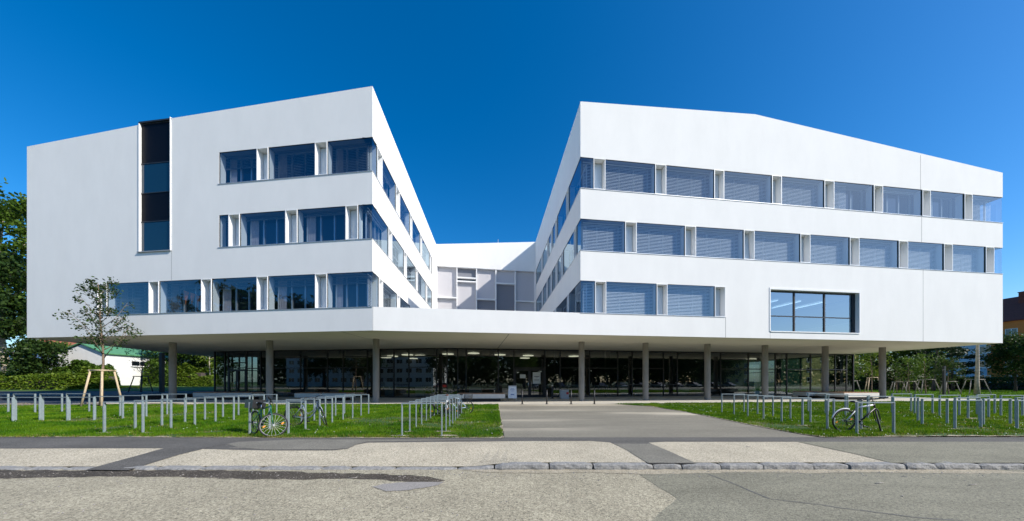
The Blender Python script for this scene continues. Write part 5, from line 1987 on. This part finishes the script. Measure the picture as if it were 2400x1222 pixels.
rw_ = np.random.default_rng(91)
nf = 48000
fx = rw_.random(nf) * 520 - 260
ph = 10 + 4 * np.clip((fx - 10) / 20, 0, 1) + 4 * np.clip((-50 - fx) / 20, 0, 1) + 5 * noise2(np.stack([fx + 300, fx * 0 + 5], 1), 0.12, 92) + 3 * noise2(np.stack([fx + 300, fx * 0 + 9], 1), 0.4, 93)
fy = -68 - 12 * rw_.random(nf) + np.abs(fx) * 0.12
fz = ph * rw_.random(nf) ** 0.8
wo_ = leafobj('far_wood', leafcloud(np.stack([fx, fy, fz], 1), 0.9, rg_=rw_), 4, 'leaf_b')
tag(wo_, kind='stuff')


def car(label, loc, rz, paint):
    c = empty('parked_car', loc, 0, world=False)
    c.rotation_euler = (0, 0, rz)
    tag(c, label, 'car', 'cars parked across the street')
    prof_ = [(-2.1, 0.35), (-2.15, 0.62), (-2.05, 0.92), (-1.2, 0.98), (1.0, 0.95), (1.9, 0.80), (2.12, 0.6), (2.1, 0.35)]
    cab = [(-1.75, 0.95), (-1.3, 1.42), (-0.4, 1.5), (0.35, 1.46), (1.15, 0.95)]
    b = MB()
    n = len(prof_)
    w = 0.86
    b.add([(x, -w, z) for x, z in prof_] + [(x, w, z) for x, z in prof_], [(i, (i + 1) % n, n + (i + 1) % n, n + i) for i in range(n)] + [tuple(range(n - 1, -1, -1)), tuple(range(n, 2 * n))])
    b.build('body', paint, c)
    g = MB()
    n = len(cab)
    g.add([(x, -0.80 + (z - .95) * 0.28, z) for x, z in cab] + [(x, 0.80 - (z - .95) * 0.28, z) for x, z in cab], [(i, (i + 1) % n, n + (i + 1) % n, n + i) for i in range(n)] + [tuple(range(n - 1, -1, -1)), tuple(range(n, 2 * n))])
    g.build('window', 'carglass', c)
    MB().add([(-1.28, -0.66, 1.44), (-0.4, -0.63, 1.515), (0.33, -0.65, 1.475), (0.33, 0.65, 1.475), (-0.4, 0.63, 1.515), (-1.28, 0.66, 1.44)], [(0, 1, 4, 5), (1, 2, 3, 4)]).build('roof', paint, c)
    for x in (-1.3, 1.32):
        for s in (-1, 1):
            wh = MB()
            wh.tube([(x, s * 0.66, 0.31), (x, s * 0.88, 0.31)], 0.31, 18)
            wo = wh.build('wheel', 'rubber', c)
            MB().tube([(x, s * 0.881, 0.31), (x, s * 0.89, 0.31)], 0.2, 14).build('rim', 'chrome', wo)
    for s in (-1, 1):
        MB().box(2.05, 2.135, s * 0.6 - 0.15, s * 0.6 + 0.15, 0.6, 0.72).build('headlight', 'chrome', c)
        MB().box(-2.16, -2.06, s * 0.62 - 0.14, s * 0.62 + 0.14, 0.68, 0.84).build('tail_light', 'red', c)
    return c


protos = {}
k = 0
for (x, y, p) in ((-30, -13, 'redcar'), (-18, -14, 'silver'), (-9, -14.5, 'navy'), (20, -14, 'navy'), (27, -14, 'blackcar'), (33, -14.2, 'silver'), (39, -14, 'navy'), (45.5, -14, 'silver'), (52, -14.2, 'blackcar'), (58, -14, 'silver'), (64.5, -14, 'navy'), (71, -14, 'silver'), (78, -14, 'blackcar'), (85, -14.2, 'silver')):
    nm = {'redcar': 'red', 'silver': 'silver', 'navy': 'navy', 'blackcar': 'black'}[p]
    if p not in protos:
        protos[p] = o = car('', (x, y, -0.24), 0, p)
    else:
        o = copy_tree(protos[p])
    o.location = (x, y, -0.24)
    o.rotation_euler = (0, 0, R(90 + rnd.uniform(-4, 4)))
    o['label'] = '%s car parked across the street, %s of the line from the white block' % (nm, NTH[k])
    k += 1

# small stones and twigs on the road edge
ds = MB()
r_ = random.Random(77)
for i in range(420):
    px = r_.uniform(880, 2395) if i < 260 else r_.uniform(0, 1200)
    py = 1106 + abs(r_.gauss(0, 9)) if i < 330 else r_.uniform(1110, 1210)
    x, y = rg(px, py)
    if y > KY - 0.03:
        continue
    s = r_.uniform(0.006, 0.018)
    a = r_.uniform(0, 6.28)
    z = RZ + 0.005
    vs = [(x + s * math.cos(a + j * 1.257) * r_.uniform(0.7, 1.2), y + s * math.sin(a + j * 1.257) * r_.uniform(0.7, 1.2), z) for j in range(5)]
    ds.add(vs + [(x, y, z + s * 0.8)], [(j, (j + 1) % 5, 5) for j in range(5)])
for (px, py, an, l) in ((815, 1123, 0.1, 0.16), (1748, 1049, 0.2, 0.14), (2050, 1135, 0.15, 0.16), (2270, 1139, 0.2, 0.16), (2115, 1166, 1, 0.06)):
    x, y = rg(px, py) if py > 1100 else G(px, py)
    z = (RZ if py > 1100 else 0) + 0.012
    ds.tube([(x, y, z), (x + l * math.cos(an), y + l * math.sin(an) * .5, z + 0.01)], 0.006, 5)
tag(ds.build('grit', 'cpatch'), kind='stuff')

# ------------------------------------------------------------------ light, sky, camera
S_ = Vector((1.2, -0.57, 1.0)).normalized()
sun = bpy.data.lights.new('sun', 'SUN')
sun.energy = 4.5
sun.angle = R(0.53)
sun.color = (1.0, 0.935, 0.84)
so = bpy.data.objects.new('sun', sun)
COL.objects.link(so)
so.location = (60, -40, 60)
so.rotation_euler = (-S_).to_track_quat('-Z', 'Y').to_euler()

w = bpy.data.worlds.new('World')
sc.world = w
w.use_nodes = True
nt = w.node_tree
bg = nt.nodes['Background']
sky = nt.nodes.new('ShaderNodeTexSky')
sky.sky_type = 'NISHITA'
sky.sun_disc = False
sky.sun_elevation = math.asin(S_.z)
sky.sun_rotation = math.atan2(S_.x, S_.y)
sky.altitude = 300
sky.air_density = 1.0
sky.dust_density = 1.1
sky.ozone_density = 5.0
hs = nt.nodes.new('ShaderNodeHueSaturation')
hs.inputs['Saturation'].default_value = 1.35
nt.links.new(sky.outputs[0], hs.inputs['Color'])
nt.links.new(hs.outputs[0], bg.inputs['Color'])
bg.inputs['Strength'].default_value = 0.138

cam = bpy.data.cameras.new('camera')
co = bpy.data.objects.new('camera', cam)
COL.objects.link(co)
co.location = (0, 0, CH)
co.rotation_euler = (R(90), 0, 0)
cam.sensor_width = 36
cam.sensor_fit = 'HORIZONTAL'
cam.lens = 36 * F / 2400
cam.shift_x = 0.0
cam.shift_y = (HY - 611) / 2400
cam.clip_start = 0.05
cam.clip_end = 3000
sc.camera = co
sc.view_settings.view_transform = 'Standard'
sc.view_settings.look = 'None'
sc.view_settings.exposure = 0.39
sc.view_settings.gamma = 1.0
sc.render.engine = 'CYCLES'
sc.cycles.max_bounces = 8
sc.cycles.transparent_max_bounces = 16
